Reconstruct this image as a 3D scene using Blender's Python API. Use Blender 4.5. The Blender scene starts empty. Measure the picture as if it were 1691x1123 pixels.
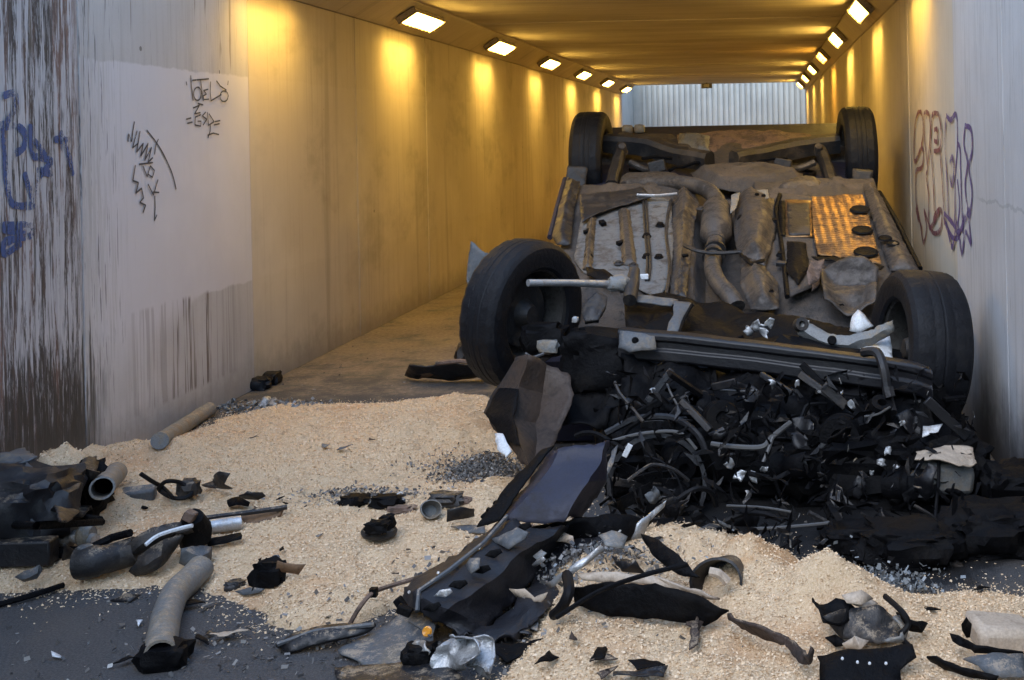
import bpy, bmesh, math, random
import numpy as np
from mathutils import Vector, Matrix, noise

random.seed(7); np.random.seed(7)
R = math.radians
sc = bpy.context.scene
COL = sc.collection

# ------------------------------------------------------------------ camera, sky, sun, exposure
EYE, FPX, VPX, VPY, ROLL = 1.25, 2000.0, 1257.0, 222.0, R(1.2)
cd = bpy.data.cameras.new('camera'); cam = bpy.data.objects.new('camera', cd); COL.objects.link(cam)
cd.sensor_fit = 'HORIZONTAL'; cd.sensor_width = 36.0
cd.lens = FPX / 1691.0 * 36.0
cd.shift_x = -(VPX - 845.5) / 1691.0
cd.shift_y = -(561.5 - VPY) / 1691.0
cd.clip_start = 0.05; cd.clip_end = 2000
cam.matrix_world = Matrix.Translation((0, 0, EYE)) @ Matrix.Rotation(R(90), 4, 'X') @ Matrix.Rotation(-ROLL, 4, 'Z')
sc.camera = cam

SUN_EL, SUN_AZ = R(48), R(200)       # azimuth from +Y clockwise: behind the camera, a little to the left
w = bpy.data.worlds.new('World'); sc.world = w; w.use_nodes = True
nt = w.node_tree; nt.nodes.clear()
sky = nt.nodes.new('ShaderNodeTexSky'); sky.sky_type = 'NISHITA'; sky.sun_disc = False
sky.sun_elevation = SUN_EL; sky.sun_rotation = SUN_AZ
sky.air_density = 1.5; sky.dust_density = .6; sky.ozone_density = 3.5
bg = nt.nodes.new('ShaderNodeBackground'); bg.inputs[1].default_value = 0.15
wo = nt.nodes.new('ShaderNodeOutputWorld')
nt.links.new(sky.outputs[0], bg.inputs[0]); nt.links.new(bg.outputs[0], wo.inputs[0])
sl = bpy.data.lights.new('sun', 'SUN'); sl.energy = 0.5; sl.angle = R(40); sl.color = (1, .985, .96)
so = bpy.data.objects.new('sun', sl); COL.objects.link(so)
sdir = Vector((math.sin(SUN_AZ) * math.cos(SUN_EL), math.cos(SUN_AZ) * math.cos(SUN_EL), math.sin(SUN_EL)))
so.rotation_euler = (-sdir).to_track_quat('-Z', 'Y').to_euler(); so.location = (0, -3, 9)

vs = sc.view_settings
sc.display_settings.display_device = 'sRGB'
vs.view_transform = 'Standard'; vs.look = 'None'; vs.exposure = 1.7; vs.gamma = 1.0; vs.use_curve_mapping = False
try:
    sc.cycles.use_denoising = True; sc.cycles.max_bounces = 8; sc.cycles.diffuse_bounces = 4
    sc.cycles.caustics_reflective = False; sc.cycles.caustics_refractive = False
    sc.cycles.sample_clamp_indirect = 6.0
except Exception: pass

# ------------------------------------------------------------------ picture geometry -> place
def ray(px, py):
    dx, dy = px - VPX, py - VPY
    c, s = math.cos(ROLL), math.sin(ROLL)
    return Vector(((dx * c - dy * s) / FPX, 1.0, -(dx * s + dy * c) / FPX))
CAMP = Vector((0, 0, EYE))
def G(px, py, h=0.0):                # where a line of sight meets the level h
    d = ray(px, py); t = (h - EYE) / d.z
    return CAMP + d * t
def D(px, py, Y):                    # a point at distance Y
    return CAMP + ray(px, py) * Y
XL, XR = -2.62, 0.86
def WX(px, py, X):                   # a point on a wall at X
    d = ray(px, py); return CAMP + d * (X / d.x)

# ------------------------------------------------------------------ node helpers / materials
class N:
    def __init__(s, name):
        s.m = bpy.data.materials.new(name); s.m.use_nodes = True
        s.t = s.m.node_tree; s.t.nodes.clear()
        s.out = s.t.nodes.new('ShaderNodeOutputMaterial')
        s.b = s.t.nodes.new('ShaderNodeBsdfPrincipled')
        s.t.links.new(s.b.outputs[0], s.out.inputs[0])
        s.pos = s.t.nodes.new('ShaderNodeNewGeometry').outputs['Position']
        s.obj = s.t.nodes.new('ShaderNodeTexCoord').outputs['Object']
    def put(s, sock, v):
        if hasattr(v, 'links'): s.t.links.new(v, sock)
        elif isinstance(v, tuple): sock.default_value = v if len(v) == len(sock.default_value) else (*v, 1)
        else: sock.default_value = v
    def set(s, **k):
        for a, v in k.items(): s.put(s.b.inputs[a.replace('_', ' ')], v)
    def noise(s, vec, scale, detail=4, rough=.6, dist=0, col=False):
        n = s.t.nodes.new('ShaderNodeTexNoise'); s.put(n.inputs['Vector'], vec)
        n.inputs['Scale'].default_value = scale; n.inputs['Detail'].default_value = detail
        n.inputs['Roughness'].default_value = rough; n.inputs['Distortion'].default_value = dist
        return n.outputs['Color' if col else 'Fac']
    def voro(s, vec, scale, out='Distance'):
        n = s.t.nodes.new('ShaderNodeTexVoronoi'); s.put(n.inputs['Vector'], vec); n.inputs['Scale'].default_value = scale
        return n.outputs[out]
    def vmul(s, vec, k, add=(0, 0, 0)):
        n = s.t.nodes.new('ShaderNodeMapping'); s.put(n.inputs[0], vec); n.inputs['Scale'].default_value = k
        n.inputs['Location'].default_value = add
        return n.outputs[0]
    def math(s, op, a, b=0.0, c=0.0):
        n = s.t.nodes.new('ShaderNodeMath'); n.operation = op
        s.put(n.inputs[0], a); s.put(n.inputs[1], b); s.put(n.inputs[2], c); return n.outputs[0]
    def ramp(s, v, lo, hi, a=0.0, b=1.0, smooth=True):
        n = s.t.nodes.new('ShaderNodeMapRange'); s.put(n.inputs[0], v)
        if smooth: n.interpolation_type = 'SMOOTHSTEP'
        for i, x in enumerate((lo, hi, a, b)): s.put(n.inputs[i + 1], x)
        return n.outputs[0]
    def mix(s, f, a, b):
        n = s.t.nodes.new('ShaderNodeMix'); n.data_type = 'RGBA'
        s.put(n.inputs[0], f); s.put(n.inputs[6], a); s.put(n.inputs[7], b); return n.outputs[2]
    def sep(s, v):
        n = s.t.nodes.new('ShaderNodeSeparateXYZ'); s.put(n.inputs[0], v); return n.outputs
    def bump(s, h, strength=.3, dist=.01):
        n = s.t.nodes.new('ShaderNodeBump'); s.put(n.inputs['Height'], h)
        n.inputs['Strength'].default_value = strength; n.inputs['Distance'].default_value = dist
        s.t.links.new(n.outputs[0], s.b.inputs['Normal'])
    def island(s):
        return s.t.nodes.new('ShaderNodeNewGeometry').outputs['Random Per Island']
    def objrand(s):
        return s.t.nodes.new('ShaderNodeObjectInfo').outputs['Random']

def worn(name, base, dirt, rough=.55, metal=0.0, scale=9, amount=.5, bump=.25, spots=None, bscale=60, spec=.5, dust=0):
    n = N(name)
    big = n.noise(n.obj, scale, 6, .65, .4)
    fine = n.noise(n.obj, scale * 7, 4, .6)
    f = n.ramp(n.math('ADD', n.math('MULTIPLY', big, .75), n.math('MULTIPLY', fine, .3)), .62 - amount * .3, .80 - amount * .3)
    c = n.mix(f, base, dirt)
    if spots:
        f2 = n.ramp(n.noise(n.obj, scale * 2.3, 5, .7, .8), .56, .66)
        c = n.mix(f2, c, spots)
    v = n.ramp(n.noise(n.obj, scale * 20, 3), .3, .7, .8, 1.15, False)
    hsv = n.t.nodes.new('ShaderNodeHueSaturation'); n.put(hsv.inputs['Value'], v); n.put(hsv.inputs['Color'], c)
    colr = hsv.outputs[0]
    if dust:      # sawdust settled on the upper faces of what lies on the floor
        g = n.t.nodes.new('ShaderNodeNewGeometry'); nz = n.sep(g.outputs['Normal'])[2]; zz = n.sep(n.pos)[2]
        dm = n.math('MULTIPLY', n.ramp(nz, .45, .9), n.ramp(n.math('ADD', n.noise(n.pos, 28, 6, .75), n.math('MULTIPLY', n.noise(n.pos, 260, 2), .35)), .66, .82))
        dm = n.math('MULTIPLY', dm, n.ramp(zz, .16, .30, dust, 0)); colr = n.mix(dm, colr, (.55, .42, .28))
    n.set(Base_Color=colr, Metallic=metal, Roughness=n.ramp(f, 0, 1, rough, min(1, rough + .3), False), Specular_IOR_Level=spec)
    n.bump(n.math('ADD', n.noise(n.obj, bscale, 5, .65), n.math('MULTIPLY', big, .6)), bump, .01)
    return n.m

M = {}
M['black_plastic'] = worn('black_plastic', (.0055, .0055, .0075), (.018, .016, .015), .5, 0, 7, .22, .25, dust=0.42)
M['grime'] = worn('oily_black_metal', (.003, .003, .0038), (.010, .009, .0085), .6, 0, 9, .3, .5, spec=.10)
M['dark_metal'] = worn('dark_dirty_metal', (.022, .021, .022), (.062, .050, .040), .5, .3, 8, .42, .35, dust=0.45)
M['grey_plastic'] = worn('grey_plastic', (.075, .082, .09), (.17, .14, .105), .6, 0, 7, .35, .3, dust=0.42)
M['mid_grey'] = worn('dusty_grey_metal', (.16, .165, .165), (.24, .195, .14), .55, .2, 9, .45, .35, dust=0.40)
M['pale_metal'] = worn('pale_metal', (.42, .43, .44), (.30, .25, .20), .35, .6, 12, .4, .3, dust=0.35)
M['silver'] = worn('crumpled_silver', (.40, .41, .42), (.12, .11, .10), .45, .6, 16, .35, .4)
M['white_plastic'] = worn('white_plastic', (.58, .60, .62), (.30, .27, .23), .5, 0, 8, .3, .2)
M['beige'] = worn('beige_plastic', (.42, .34, .26), (.20, .15, .11), .6, 0, 8, .35, .3)
M['skin'] = worn('torn_black_bumper_skin', (.0045, .0045, .0075), (.015, .014, .016), .55, 0, 7, .25, .35)
M['paint'] = worn('dark_blue_paint', (.010, .011, .027), (.026, .024, .028), .6, 0, 6, .3, .2)
M['rubber'] = worn('tyre_rubber', (.004, .0046, .007), (.012, .0118, .013), .6, 0, 10, .3, .4, spec=.25)
M['rim'] = worn('dirty_wheel_rim', (.07, .066, .062), (.025, .021, .018), .45, .5, 12, .5, .25)
M['pan_grey'] = worn('grey_floor_pan', (.125, .127, .127), (.065, .054, .046), .62, .1, 5, .42, .35, (.055, .047, .04))
M['pan_brown'] = worn('brown_dirty_underbody', (.045, .038, .034), (.085, .068, .055), .72, .1, 7, .5, .7, (.026, .022, .019))
M['shield'] = worn('dull_heat_shield', (.075, .064, .056), (.036, .030, .026), .5, .4, 7, .5, .5, (.06, .05, .042))
M['rust'] = worn('rusty_steel', (.16, .105, .078), (.08, .058, .047), .75, .2, 9, .5, .5, dust=0.40)
M['dark_rust'] = worn('dark_brown_steel', (.055, .036, .028), (.03, .023, .02), .7, .2, 9, .5, .5, dust=.5)
M['exhaust'] = worn('exhaust_steel', (.075, .066, .06), (.038, .032, .028), .55, .4, 10, .5, .4)
M['copper'] = worn('copper_coloured_shield', (.24, .135, .055), (.085, .05, .028), .38, .7, 7, .5, .25)
M['brown_liner'] = worn('muddy_brown_panel', (.042, .025, .015), (.018, .012, .009), .6, 0, 6, .5, .4)
M['wood_brown'] = worn('brown_stained_panel', (.17, .10, .055), (.07, .05, .036), .7, 0, 8, .45, .3)
M['steel_frame'] = worn('lamp_frame_metal', (.34, .30, .24), (.16, .13, .10), .5, .3, 12, .4, .2)
n = N('amber_reflector'); n.set(Base_Color=(.9, .35, .03), Roughness=.12, Transmission_Weight=.2); M['amber'] = n.m
n = N('wire_black'); n.set(Base_Color=(.006, .006, .007), Roughness=.6, Specular_IOR_Level=.15); M['wire'] = n.m
n = N('grey_cable'); n.set(Base_Color=(.07, .068, .066), Roughness=.5); M['cable'] = n.m

def concrete(name, side):
    """poured concrete with formwork board grain, streaks, pour lines and painted-over patches"""
    n = N(name); x, y, z = n.sep(n.pos)
    low = n.noise(n.pos, .9, 5, .6)
    fine = n.noise(n.pos, 70, 4, .7)
    board = n.noise(n.vmul(n.pos, (1, 26, 1.1)), 1, 4, .6)              # vertical board grain
    streak = n.noise(n.vmul(n.pos, (1, 44, 2.4)), 1, 6, .75, .3)
    streak2 = n.noise(n.vmul(n.pos, (1, 60, 2.6), (0, 5, 3)), 1, 4, .7)
    base = n.mix(n.ramp(low, .35, .68), (.47, .45, .435), (.57, .55, .535))
    base = n.mix(n.ramp(board, .45, .75, 0, .35), base, (.31, .28, .25))
    base = n.mix(n.ramp(fine, .55, .8, 0, .3), base, (.26, .23, .21))
    wob = n.math('MULTIPLY', n.math('SUBTRACT', n.noise(n.pos, 6, 3), .5), .05)
    zz = n.math('ADD', z, wob); yy = n.math('ADD', y, n.math('MULTIPLY', wob, 1.2))
    def band(v, a, b, e=.02):
        return n.math('MULTIPLY', n.ramp(v, a - e, a + e), n.ramp(v, b - e, b + e, 1, 0))
    if side == 'left':
        # painted over patch
        patch = n.math('MULTIPLY', n.math('MULTIPLY', n.ramp(zz, n.math('SUBTRACT', .555, n.ramp(y, 5.7, 5.0, 0, .30)), .568), n.ramp(zz, 1.594, 1.606, 1, 0)), n.ramp(n.math('ADD', yy, n.math('MULTIPLY', n.math('SUBTRACT', streak2, .5), 1.1)), 4.60, 4.95))
        patch = n.math('MULTIPLY', patch, n.ramp(streak, .28, .42, .6, 1))
        pc = n.mix(n.ramp(low, .4, .65), (.60, .575, .585), (.66, .635, .64))
        base = n.mix(n.math('MULTIPLY', patch, .9), base, pc)
        # the weathered strip: paint flaking in vertical slivers over dark growth
        strip = n.ramp(yy, 4.58, 4.70, 1, 0)
        soft = n.ramp(y, 4.60, 5.35, 1, 0)
        dens = n.math('ADD', .455, n.math('MULTIPLY', n.ramp(z, 1.62, 1.54, 0, 1), .035))
        dens = n.math('SUBTRACT', dens, n.ramp(z, .62, .25, 0, .16))
        d1 = n.math('MULTIPLY', n.ramp(streak, dens, n.math('ADD', dens, .05)), strip)
        flake = n.ramp(n.noise(n.vmul(n.pos, (1, 70, 9)), 1, 5, .75), .40, .52)
        d1 = n.math('MULTIPLY', d1, n.ramp(flake, 0, 1, .45, 1))
        dirtcol = n.mix(n.ramp(n.noise(n.vmul(n.pos, (1, 9, .8), (0, 2, 7)), 1, 3), .38, .62), (.070, .058, .050), (.20, .125, .10))
        base = n.mix(n.math('MULTIPLY', strip, .55), base, n.mix(n.ramp(streak2, .35, .65), (.36, .34, .355), (.55, .53, .54)))
        base = n.mix(d1, base, dirtcol)
        # thinner streaks bleeding further right
        d2 = n.math('MULTIPLY', n.ramp(streak2, n.math('SUBTRACT', .66, n.math('MULTIPLY', soft, .10)), n.math('SUBTRACT', .73, n.math('MULTIPLY', soft, .10))), n.math('MULTIPLY', soft, .85))
        base = n.mix(d2, base, (.10, .09, .085))
        # solid damp growth at the foot
        foot = n.math('MULTIPLY', n.ramp(n.math('ADD', z, n.math('MULTIPLY', n.math('SUBTRACT', streak2, .5), 1.9)), .44, .26), n.ramp(n.math('ADD', yy, n.math('MULTIPLY', n.math('SUBTRACT', streak2, .5), .5)), 4.62, 4.86, 1, 0))
        base = n.mix(n.math('MULTIPLY', foot, .93), base, (.060, .050, .040))
        # rust drips below the pour line
        dr = n.math('MULTIPLY', n.ramp(n.noise(n.vmul(n.pos, (1, 30, .7), (0, 1.7, 0)), 1, 4, .65), .53, .58), band(zz, .14, .565, .012))
        dr = n.math('MULTIPLY', dr, n.math('ADD', n.math('MULTIPLY', band(y, 5.0, 6.0, .1), .35), n.math('MULTIPLY', band(y, 5.35, 5.75, .06), .65)))
        base = n.mix(n.math('MULTIPLY', dr, .85), base, (.12, .085, .065))
        dr2 = n.math('MULTIPLY', n.ramp(n.noise(n.vmul(n.pos, (1, 24, 1.4), (0, 9, 0)), 1, 3, .6), .60, .66), band(z, 1.6, 3.2, .01))
        base = n.mix(n.math('MULTIPLY', dr2, .6), base, (.16, .13, .10))
    else:
        dr = n.math('MULTIPLY', n.ramp(streak, .56, .66), n.ramp(y, 5.3, 4.9, 0, .55))
        base = n.mix(dr, base, (.24, .225, .22))
        dr = n.math('MULTIPLY', n.ramp(streak2, .66, .72), n.ramp(y, 5.3, 4.9, 0, .8))
        base = n.mix(dr, base, (.10, .09, .085))
        pl = n.math('MULTIPLY', n.ramp(n.math('ABSOLUTE', n.math('SUBTRACT', n.math('ADD', z, n.math('MULTIPLY', wob, 1.6)), .98)), .004, .008, 1, 0), n.ramp(y, 4.9, 4.7))
        base = n.mix(n.math('MULTIPLY', pl, .25), base, (.12, .11, .10))
    # the tunnel itself is washed in a cream paint
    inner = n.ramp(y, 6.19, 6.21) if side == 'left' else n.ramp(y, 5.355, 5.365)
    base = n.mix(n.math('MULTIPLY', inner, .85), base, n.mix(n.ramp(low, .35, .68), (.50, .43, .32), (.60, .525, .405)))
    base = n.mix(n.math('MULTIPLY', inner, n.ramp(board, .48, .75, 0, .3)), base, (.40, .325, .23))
    # blotches inside the tunnel, soot and splash near the floor
    blot = n.math('MULTIPLY', n.ramp(n.noise(n.vmul(n.pos, (1, .9, 1.4)), 1.3, 5, .65), .50, .72), n.ramp(y, 6.0, 6.6))
    base = n.mix(n.math('MULTIPLY', blot, .38), base, (.19, .17, .12))
    st3 = n.math('MULTIPLY', n.ramp(n.noise(n.vmul(n.pos, (1, 9, .35), (0, 3, 1)), 1, 4), .56, .70), n.ramp(y, 6.0, 6.6))
    base = n.mix(n.math('MULTIPLY', st3, .28), base, (.20, .165, .115))
    spl = n.math('MULTIPLY', n.ramp(n.math('ADD', z, n.math('MULTIPLY', n.noise(n.pos, 9, 5, .7), .22)), .34, .10), .55)
    base = n.mix(spl, base, (.15, .13, .11))
    pit = n.ramp(n.voro(n.vmul(n.pos, (1, 2.2, 2.2)), 1.0), .020, .028, 1, 0)
    base = n.mix(n.math('MULTIPLY', pit, .7), base, (.09, .075, .06))
    if side == 'right':      # near-black tone towards the foot of the wall beside the wreck
        dark_foot = n.math('MULTIPLY', n.ramp(n.math('ADD', z, n.math('MULTIPLY', n.noise(n.pos, 4, 6, .7), .35)), .62, .22), n.ramp(y, 5.4, 4.7))
        base = n.mix(n.math('MULTIPLY', dark_foot, .92), base, (.022, .021, .024))
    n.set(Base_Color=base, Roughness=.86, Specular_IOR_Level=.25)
    n.bump(n.math('ADD', n.math('MULTIPLY', board, .7), n.math('ADD', n.math('MULTIPLY', fine, .35), n.math('MULTIPLY', streak, .4))), .28, .008)
    return n.m
M['wall_l'] = concrete('left_concrete', 'left'); M['wall_r'] = concrete('right_concrete', 'right')

n = N('ceiling_concrete'); lo = n.noise(n.vmul(n.pos, (.6, 2.5, 1)), 1.2, 5, .65); fi = n.noise(n.pos, 60, 4, .7)
b = n.mix(n.ramp(lo, .35, .7), (.55, .50, .43), (.40, .36, .30)); b = n.mix(n.ramp(fi, .55, .8, 0, .4), b, (.16, .13, .11))
st = n.ramp(n.noise(n.vmul(n.pos, (.5, 7, 1)), 1.4, 4), .56, .7, 0, .22); b = n.mix(st, b, (.15, .115, .085))
n.set(Base_Color=b, Roughness=.85); n.bump(fi, .2, .006); M['ceil'] = n.m

n = N('asphalt'); x, y, z = n.sep(n.pos)
gr = n.noise(n.pos, 160, 3, .7); pat = n.noise(n.pos, 1.7, 6, .65); vv = n.voro(n.pos, 260)
b = n.mix(n.ramp(gr, .42, .62), (.042, .041, .042), (.078, .075, .075))
b = n.mix(n.ramp(pat, .45, .72, 0, .5), b, (.085, .078, .072))
dust = n.math('MULTIPLY', n.ramp(n.math('ADD', n.noise(n.pos, 3.2, 7, .75), n.ramp(y, 4.6, 7.5, -.12, .13)), .44, .66), n.ramp(y, 3.6, 5.4, .12, .9))
b = n.mix(dust, b, n.mix(n.ramp(n.noise(n.pos, 40, 4, .7), .35, .7), (.15, .118, .088), (.26, .205, .155)))
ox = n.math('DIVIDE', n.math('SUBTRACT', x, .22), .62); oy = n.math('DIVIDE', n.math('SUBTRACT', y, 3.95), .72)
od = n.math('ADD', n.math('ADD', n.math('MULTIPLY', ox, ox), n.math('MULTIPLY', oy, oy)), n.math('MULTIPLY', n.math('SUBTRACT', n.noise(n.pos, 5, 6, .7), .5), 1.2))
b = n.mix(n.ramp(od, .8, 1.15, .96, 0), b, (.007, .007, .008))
damp = n.ramp(n.noise(n.pos, 1.1, 4, .6), .42, .6)
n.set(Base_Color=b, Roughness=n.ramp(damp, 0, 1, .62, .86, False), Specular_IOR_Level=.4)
n.bump(n.math('ADD', gr, n.math('MULTIPLY', vv, .8)), .5, .006); M['asphalt'] = n.m

n = N('sawdust_heap'); c1 = n.noise(n.pos, 210, 3, .75); c2 = n.noise(n.pos, 9, 6, .7); c3 = n.noise(n.pos, 2.2, 4, .6)
b = n.mix(n.ramp(c1, .34, .66), (.58, .415, .25), (.72, .555, .375))
b = n.mix(n.ramp(c3, .50, .66, 0, .6), b, (.58, .34, .18))
b = n.mix(n.ramp(c2, .58, .74, 0, .55), b, (.34, .25, .17))
sx, sy, sz = n.sep(n.pos); q_ = n.math('ADD', n.math('ADD', n.math('POWER', n.math('DIVIDE', n.math('SUBTRACT', sx, .06), .22), 2.0), n.math('POWER', n.math('DIVIDE', n.math('SUBTRACT', sy, 3.36), .20), 2.0)), n.math('MULTIPLY', n.math('SUBTRACT', n.noise(n.pos, 11, 5, .7), .5), 2.2))
b = n.mix(n.ramp(q_, .5, 1.1, .65, 0), b, (.50, .27, .12))
n.set(Base_Color=b, Roughness=.95, Specular_IOR_Level=.1); n.bump(n.math('ADD', c1, n.math('MULTIPLY', n.noise(n.pos, 70, 4, .7), .8)), .8, .008); M['sawdust'] = n.m
n = N('wood_shavings'); r = n.island()
b = n.mix(n.ramp(r, 0, .6), (.58, .415, .255), (.71, .545, .365)); b = n.mix(n.ramp(r, .6, 1), b, (.75, .60, .43))
n.set(Base_Color=b, Roughness=.9, Specular_IOR_Level=.15); M['chips'] = n.m
n = N('grit_flecks'); r = n.island(); b = n.mix(n.ramp(r, 0, .7, smooth=False), (.02, .02, .022), (.20, .19, .18)); b = n.mix(n.ramp(r, .93, .98), b, (.45, .45, .44))
n.set(Base_Color=b, Roughness=.5); M['grit'] = n.m
n = N('broken_glass'); r = n.island(); n.set(Base_Color=n.mix(r, (.06, .065, .07), (.26, .28, .29)), Roughness=.35); M['glass'] = n.m
n = N('ribbed_wall'); lo = n.noise(n.pos, 1.2, 5, .6); st = n.noise(n.vmul(n.pos, (14, 1, 1)), 1, 4)
b = n.mix(n.ramp(lo, .35, .7), (.48, .46, .41), (.38, .365, .33)); b = n.mix(n.ramp(st, .5, .75, 0, .4), b, (.25, .245, .225))
n.set(Base_Color=b, Roughness=.8); M['ribbed'] = n.m
n = N('grass_bank'); n.set(Base_Color=n.mix(n.noise(n.pos, 3, 5), (.035, .055, .02), (.09, .10, .045)), Roughness=.9); M['bank'] = n.m
n = N('lamp_glow'); e = n.t.nodes.new('ShaderNodeEmission'); e.inputs[0].default_value = (1.0, .61, .115, 1); e.inputs[1].default_value = 20
n.t.links.new(e.outputs[0], n.out.inputs[0]); M['glow'] = n.m
n = N('lamp_glow_amber'); e = n.t.nodes.new('ShaderNodeEmission'); e.inputs[0].default_value = (1.0, .46, .05, 1); e.inputs[1].default_value = 12
n.t.links.new(e.outputs[0], n.out.inputs[0]); M['glow_amber'] = n.m
def spray(name, col, cover, worn_at=0):
    n = N(name); t = n.t.nodes.new('ShaderNodeBsdfTransparent'); mx = n.t.nodes.new('ShaderNodeMixShader')
    f = n.ramp(n.math('ADD', n.noise(n.vmul(n.pos, (1, 40, 4)), 1, 4, .7), n.math('MULTIPLY', n.noise(n.pos, 90, 3), .3)), cover, cover + .16)
    n.set(Base_Color=col, Roughness=.7)
    n.t.links.new(f, mx.inputs[0]); n.t.links.new(t.outputs[0], mx.inputs[1]); n.t.links.new(n.b.outputs[0], mx.inputs[2])
    n.t.links.new(mx.outputs[0], n.out.inputs[0]); return n.m
M['spray_black'] = spray('black_marker_paint', (.06, .058, .065), .40)
M['spray_blue'] = spray('blue_spray_paint', (.05, .085, .21), .55)
M['spray_red'] = spray('dark_red_spray_paint', (.17, .055, .07), .50)
M['spray_violet'] = spray('violet_spray_paint', (.11, .07, .20), .50)

# ------------------------------------------------------------------ mesh helpers
def finish(me, smooth=True, ang=38):
    me.validate(); me.update()
    if smooth:
        me.polygons.foreach_set('use_smooth', [True] * len(me.polygons)); me.set_sharp_from_angle(angle=R(ang))

class MB:
    """collects shapes, then links them as one mesh object"""
    def __init__(s): s.v = []; s.f = []
    def add(s, vs, fs):
        o = len(s.v); s.v += [Vector(p) for p in vs]; s.f += [tuple(i + o for i in f) for f in fs]; return s
    def box(s, c, size, rot=None):
        hx, hy, hz = (q / 2 for q in size); m = rot or Matrix.Identity(3); c = Vector(c)
        vs = [c + m @ Vector((a * hx, b * hy, d * hz)) for a in (-1, 1) for b in (-1, 1) for d in (-1, 1)]
        return s.add(vs, [(0, 1, 3, 2), (4, 6, 7, 5), (0, 4, 5, 1), (2, 3, 7, 6), (0, 2, 6, 4), (1, 5, 7, 3)])
    def tube(s, pts, r, n=8, cap=True, hollow=0.0):
        pts = [Vector(p) for p in pts]; k = len(pts)
        rs = list(r) if isinstance(r, (list, tuple)) else [r] * k
        t0 = (pts[1] - pts[0]).normalized()
        up = t0.orthogonal().normalized(); rings = []; o = len(s.v)
        for i, p in enumerate(pts):
            t = (pts[min(i + 1, k - 1)] - pts[max(i - 1, 0)])
            if t.length < 1e-9: t = t0
            t.normalize(); up = (up - t * up.dot(t))
            up = up.normalized() if up.length > 1e-6 else t.orthogonal().normalized()
            sd = t.cross(up)
            for j in range(n):
                a = 2 * math.pi * j / n
                s.v.append(p + (up * math.cos(a) + sd * math.sin(a)) * rs[i])
        for i in range(k - 1):
            for j in range(n):
                a, b = o + i * n + j, o + i * n + (j + 1) % n
                s.f.append((a, b, b + n, a + n))
        if cap:
            s.f.append(tuple(o + j for j in reversed(range(n))))
            s.f.append(tuple(o + (k - 1) * n + j for j in range(n)))
        return s
    def lathe(s, prof, c, ax, n=32, closed=False):
        """prof: (radius, along) round axis ax through c"""
        ax = Vector(ax).normalized(); u = ax.orthogonal().normalized(); v = ax.cross(u); c = Vector(c); o = len(s.v); k = len(prof)
        for (r, a) in prof:
            for j in range(n):
                t = 2 * math.pi * j / n; s.v.append(c + ax * a + (u * math.cos(t) + v * math.sin(t)) * r)
        for i in range(k if closed else k - 1):
            i2 = (i + 1) % k
            for j in range(n):
                j2 = (j + 1) % n; s.f.append((o + i * n + j, o + i * n + j2, o + i2 * n + j2, o + i2 * n + j))
        return s
    def prism(s, poly, d):
        """polygon (3D points) pushed along d"""
        k = len(poly); a = [Vector(p) for p in poly]; d = Vector(d)
        return s.add(a + [p + d for p in a], [tuple(range(k))[::-1], tuple(range(k, 2 * k))] + [(i, (i + 1) % k, k + (i + 1) % k, k + i) for i in range(k)])
    def blob(s, c, rad, sub=3, amp=.25, freq=2.0, seed=0, rot=None, flat=None):
        bm = bmesh.new(); bmesh.ops.create_icosphere(bm, subdivisions=sub, radius=1); c = Vector(c); m = rot or Matrix.Identity(3)
        sv = Vector((seed * 3.7, seed * 1.3, seed * 7.1)); vs = []
        for v in bm.verts:
            p = v.co.copy(); q = Vector([abs(t) ** .6 * (1 if t > 0 else -1) for t in p])    # boxier than a ball
            h = 1 + amp * (noise.noise(p * freq + sv) + .6 * abs(noise.noise(p * freq * 2.3 + sv)) + .35 * noise.noise(p * freq * 5 + sv))
            q = Vector((q.x * rad[0], q.y * rad[1], q.z * rad[2])) * h; vs.append(c + m @ q)
        fs = [tuple(v.index for v in f.verts) for f in bm.faces]; bm.free()
        return s.add(vs, fs)
    def build(s, name, mat, parent=None, off=None, smooth=True, ang=38, bevel=0, jitter=0, seed=0):
        if jitter:
            for v in s.v: v += noise.noise_vector(v * 9 + Vector((seed, 0, 0))) * jitter
        if parent is None:
            xs = [p.x for p in s.v]; ys = [p.y for p in s.v]; zs = [p.z for p in s.v]
            off = Vector(((min(xs) + max(xs)) / 2, (min(ys) + max(ys)) / 2, min(zs)))
        o2 = Vector(off) if off is not None else Vector((0, 0, 0))
        me = bpy.data.meshes.new(name); me.from_pydata([tuple(p - o2) for p in s.v], [], s.f); finish(me, smooth, ang)
        me.materials.append(M[mat]); ob = bpy.data.objects.new(name, me); COL.objects.link(ob)
        if parent is None: ob.location = o2
        else: ob.parent = parent
        if bevel:
            b = ob.modifiers.new('bevel', 'BEVEL'); b.width = bevel; b.segments = 2; b.limit_method = 'ANGLE'; b.angle_limit = R(35)
        return ob

def tag(o, label, cat, group=None):
    o['label'] = label; o['category'] = cat
    if group: o['group'] = group
    return o
def struct(o, kind='structure'): o['kind'] = kind; return o
def empty(name, loc, label=None, cat=None, group=None):
    o = bpy.data.objects.new(name, None); COL.objects.link(o); o.location = loc; o.empty_display_size = .1
    if label: tag(o, label, cat, group)
    return o

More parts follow.
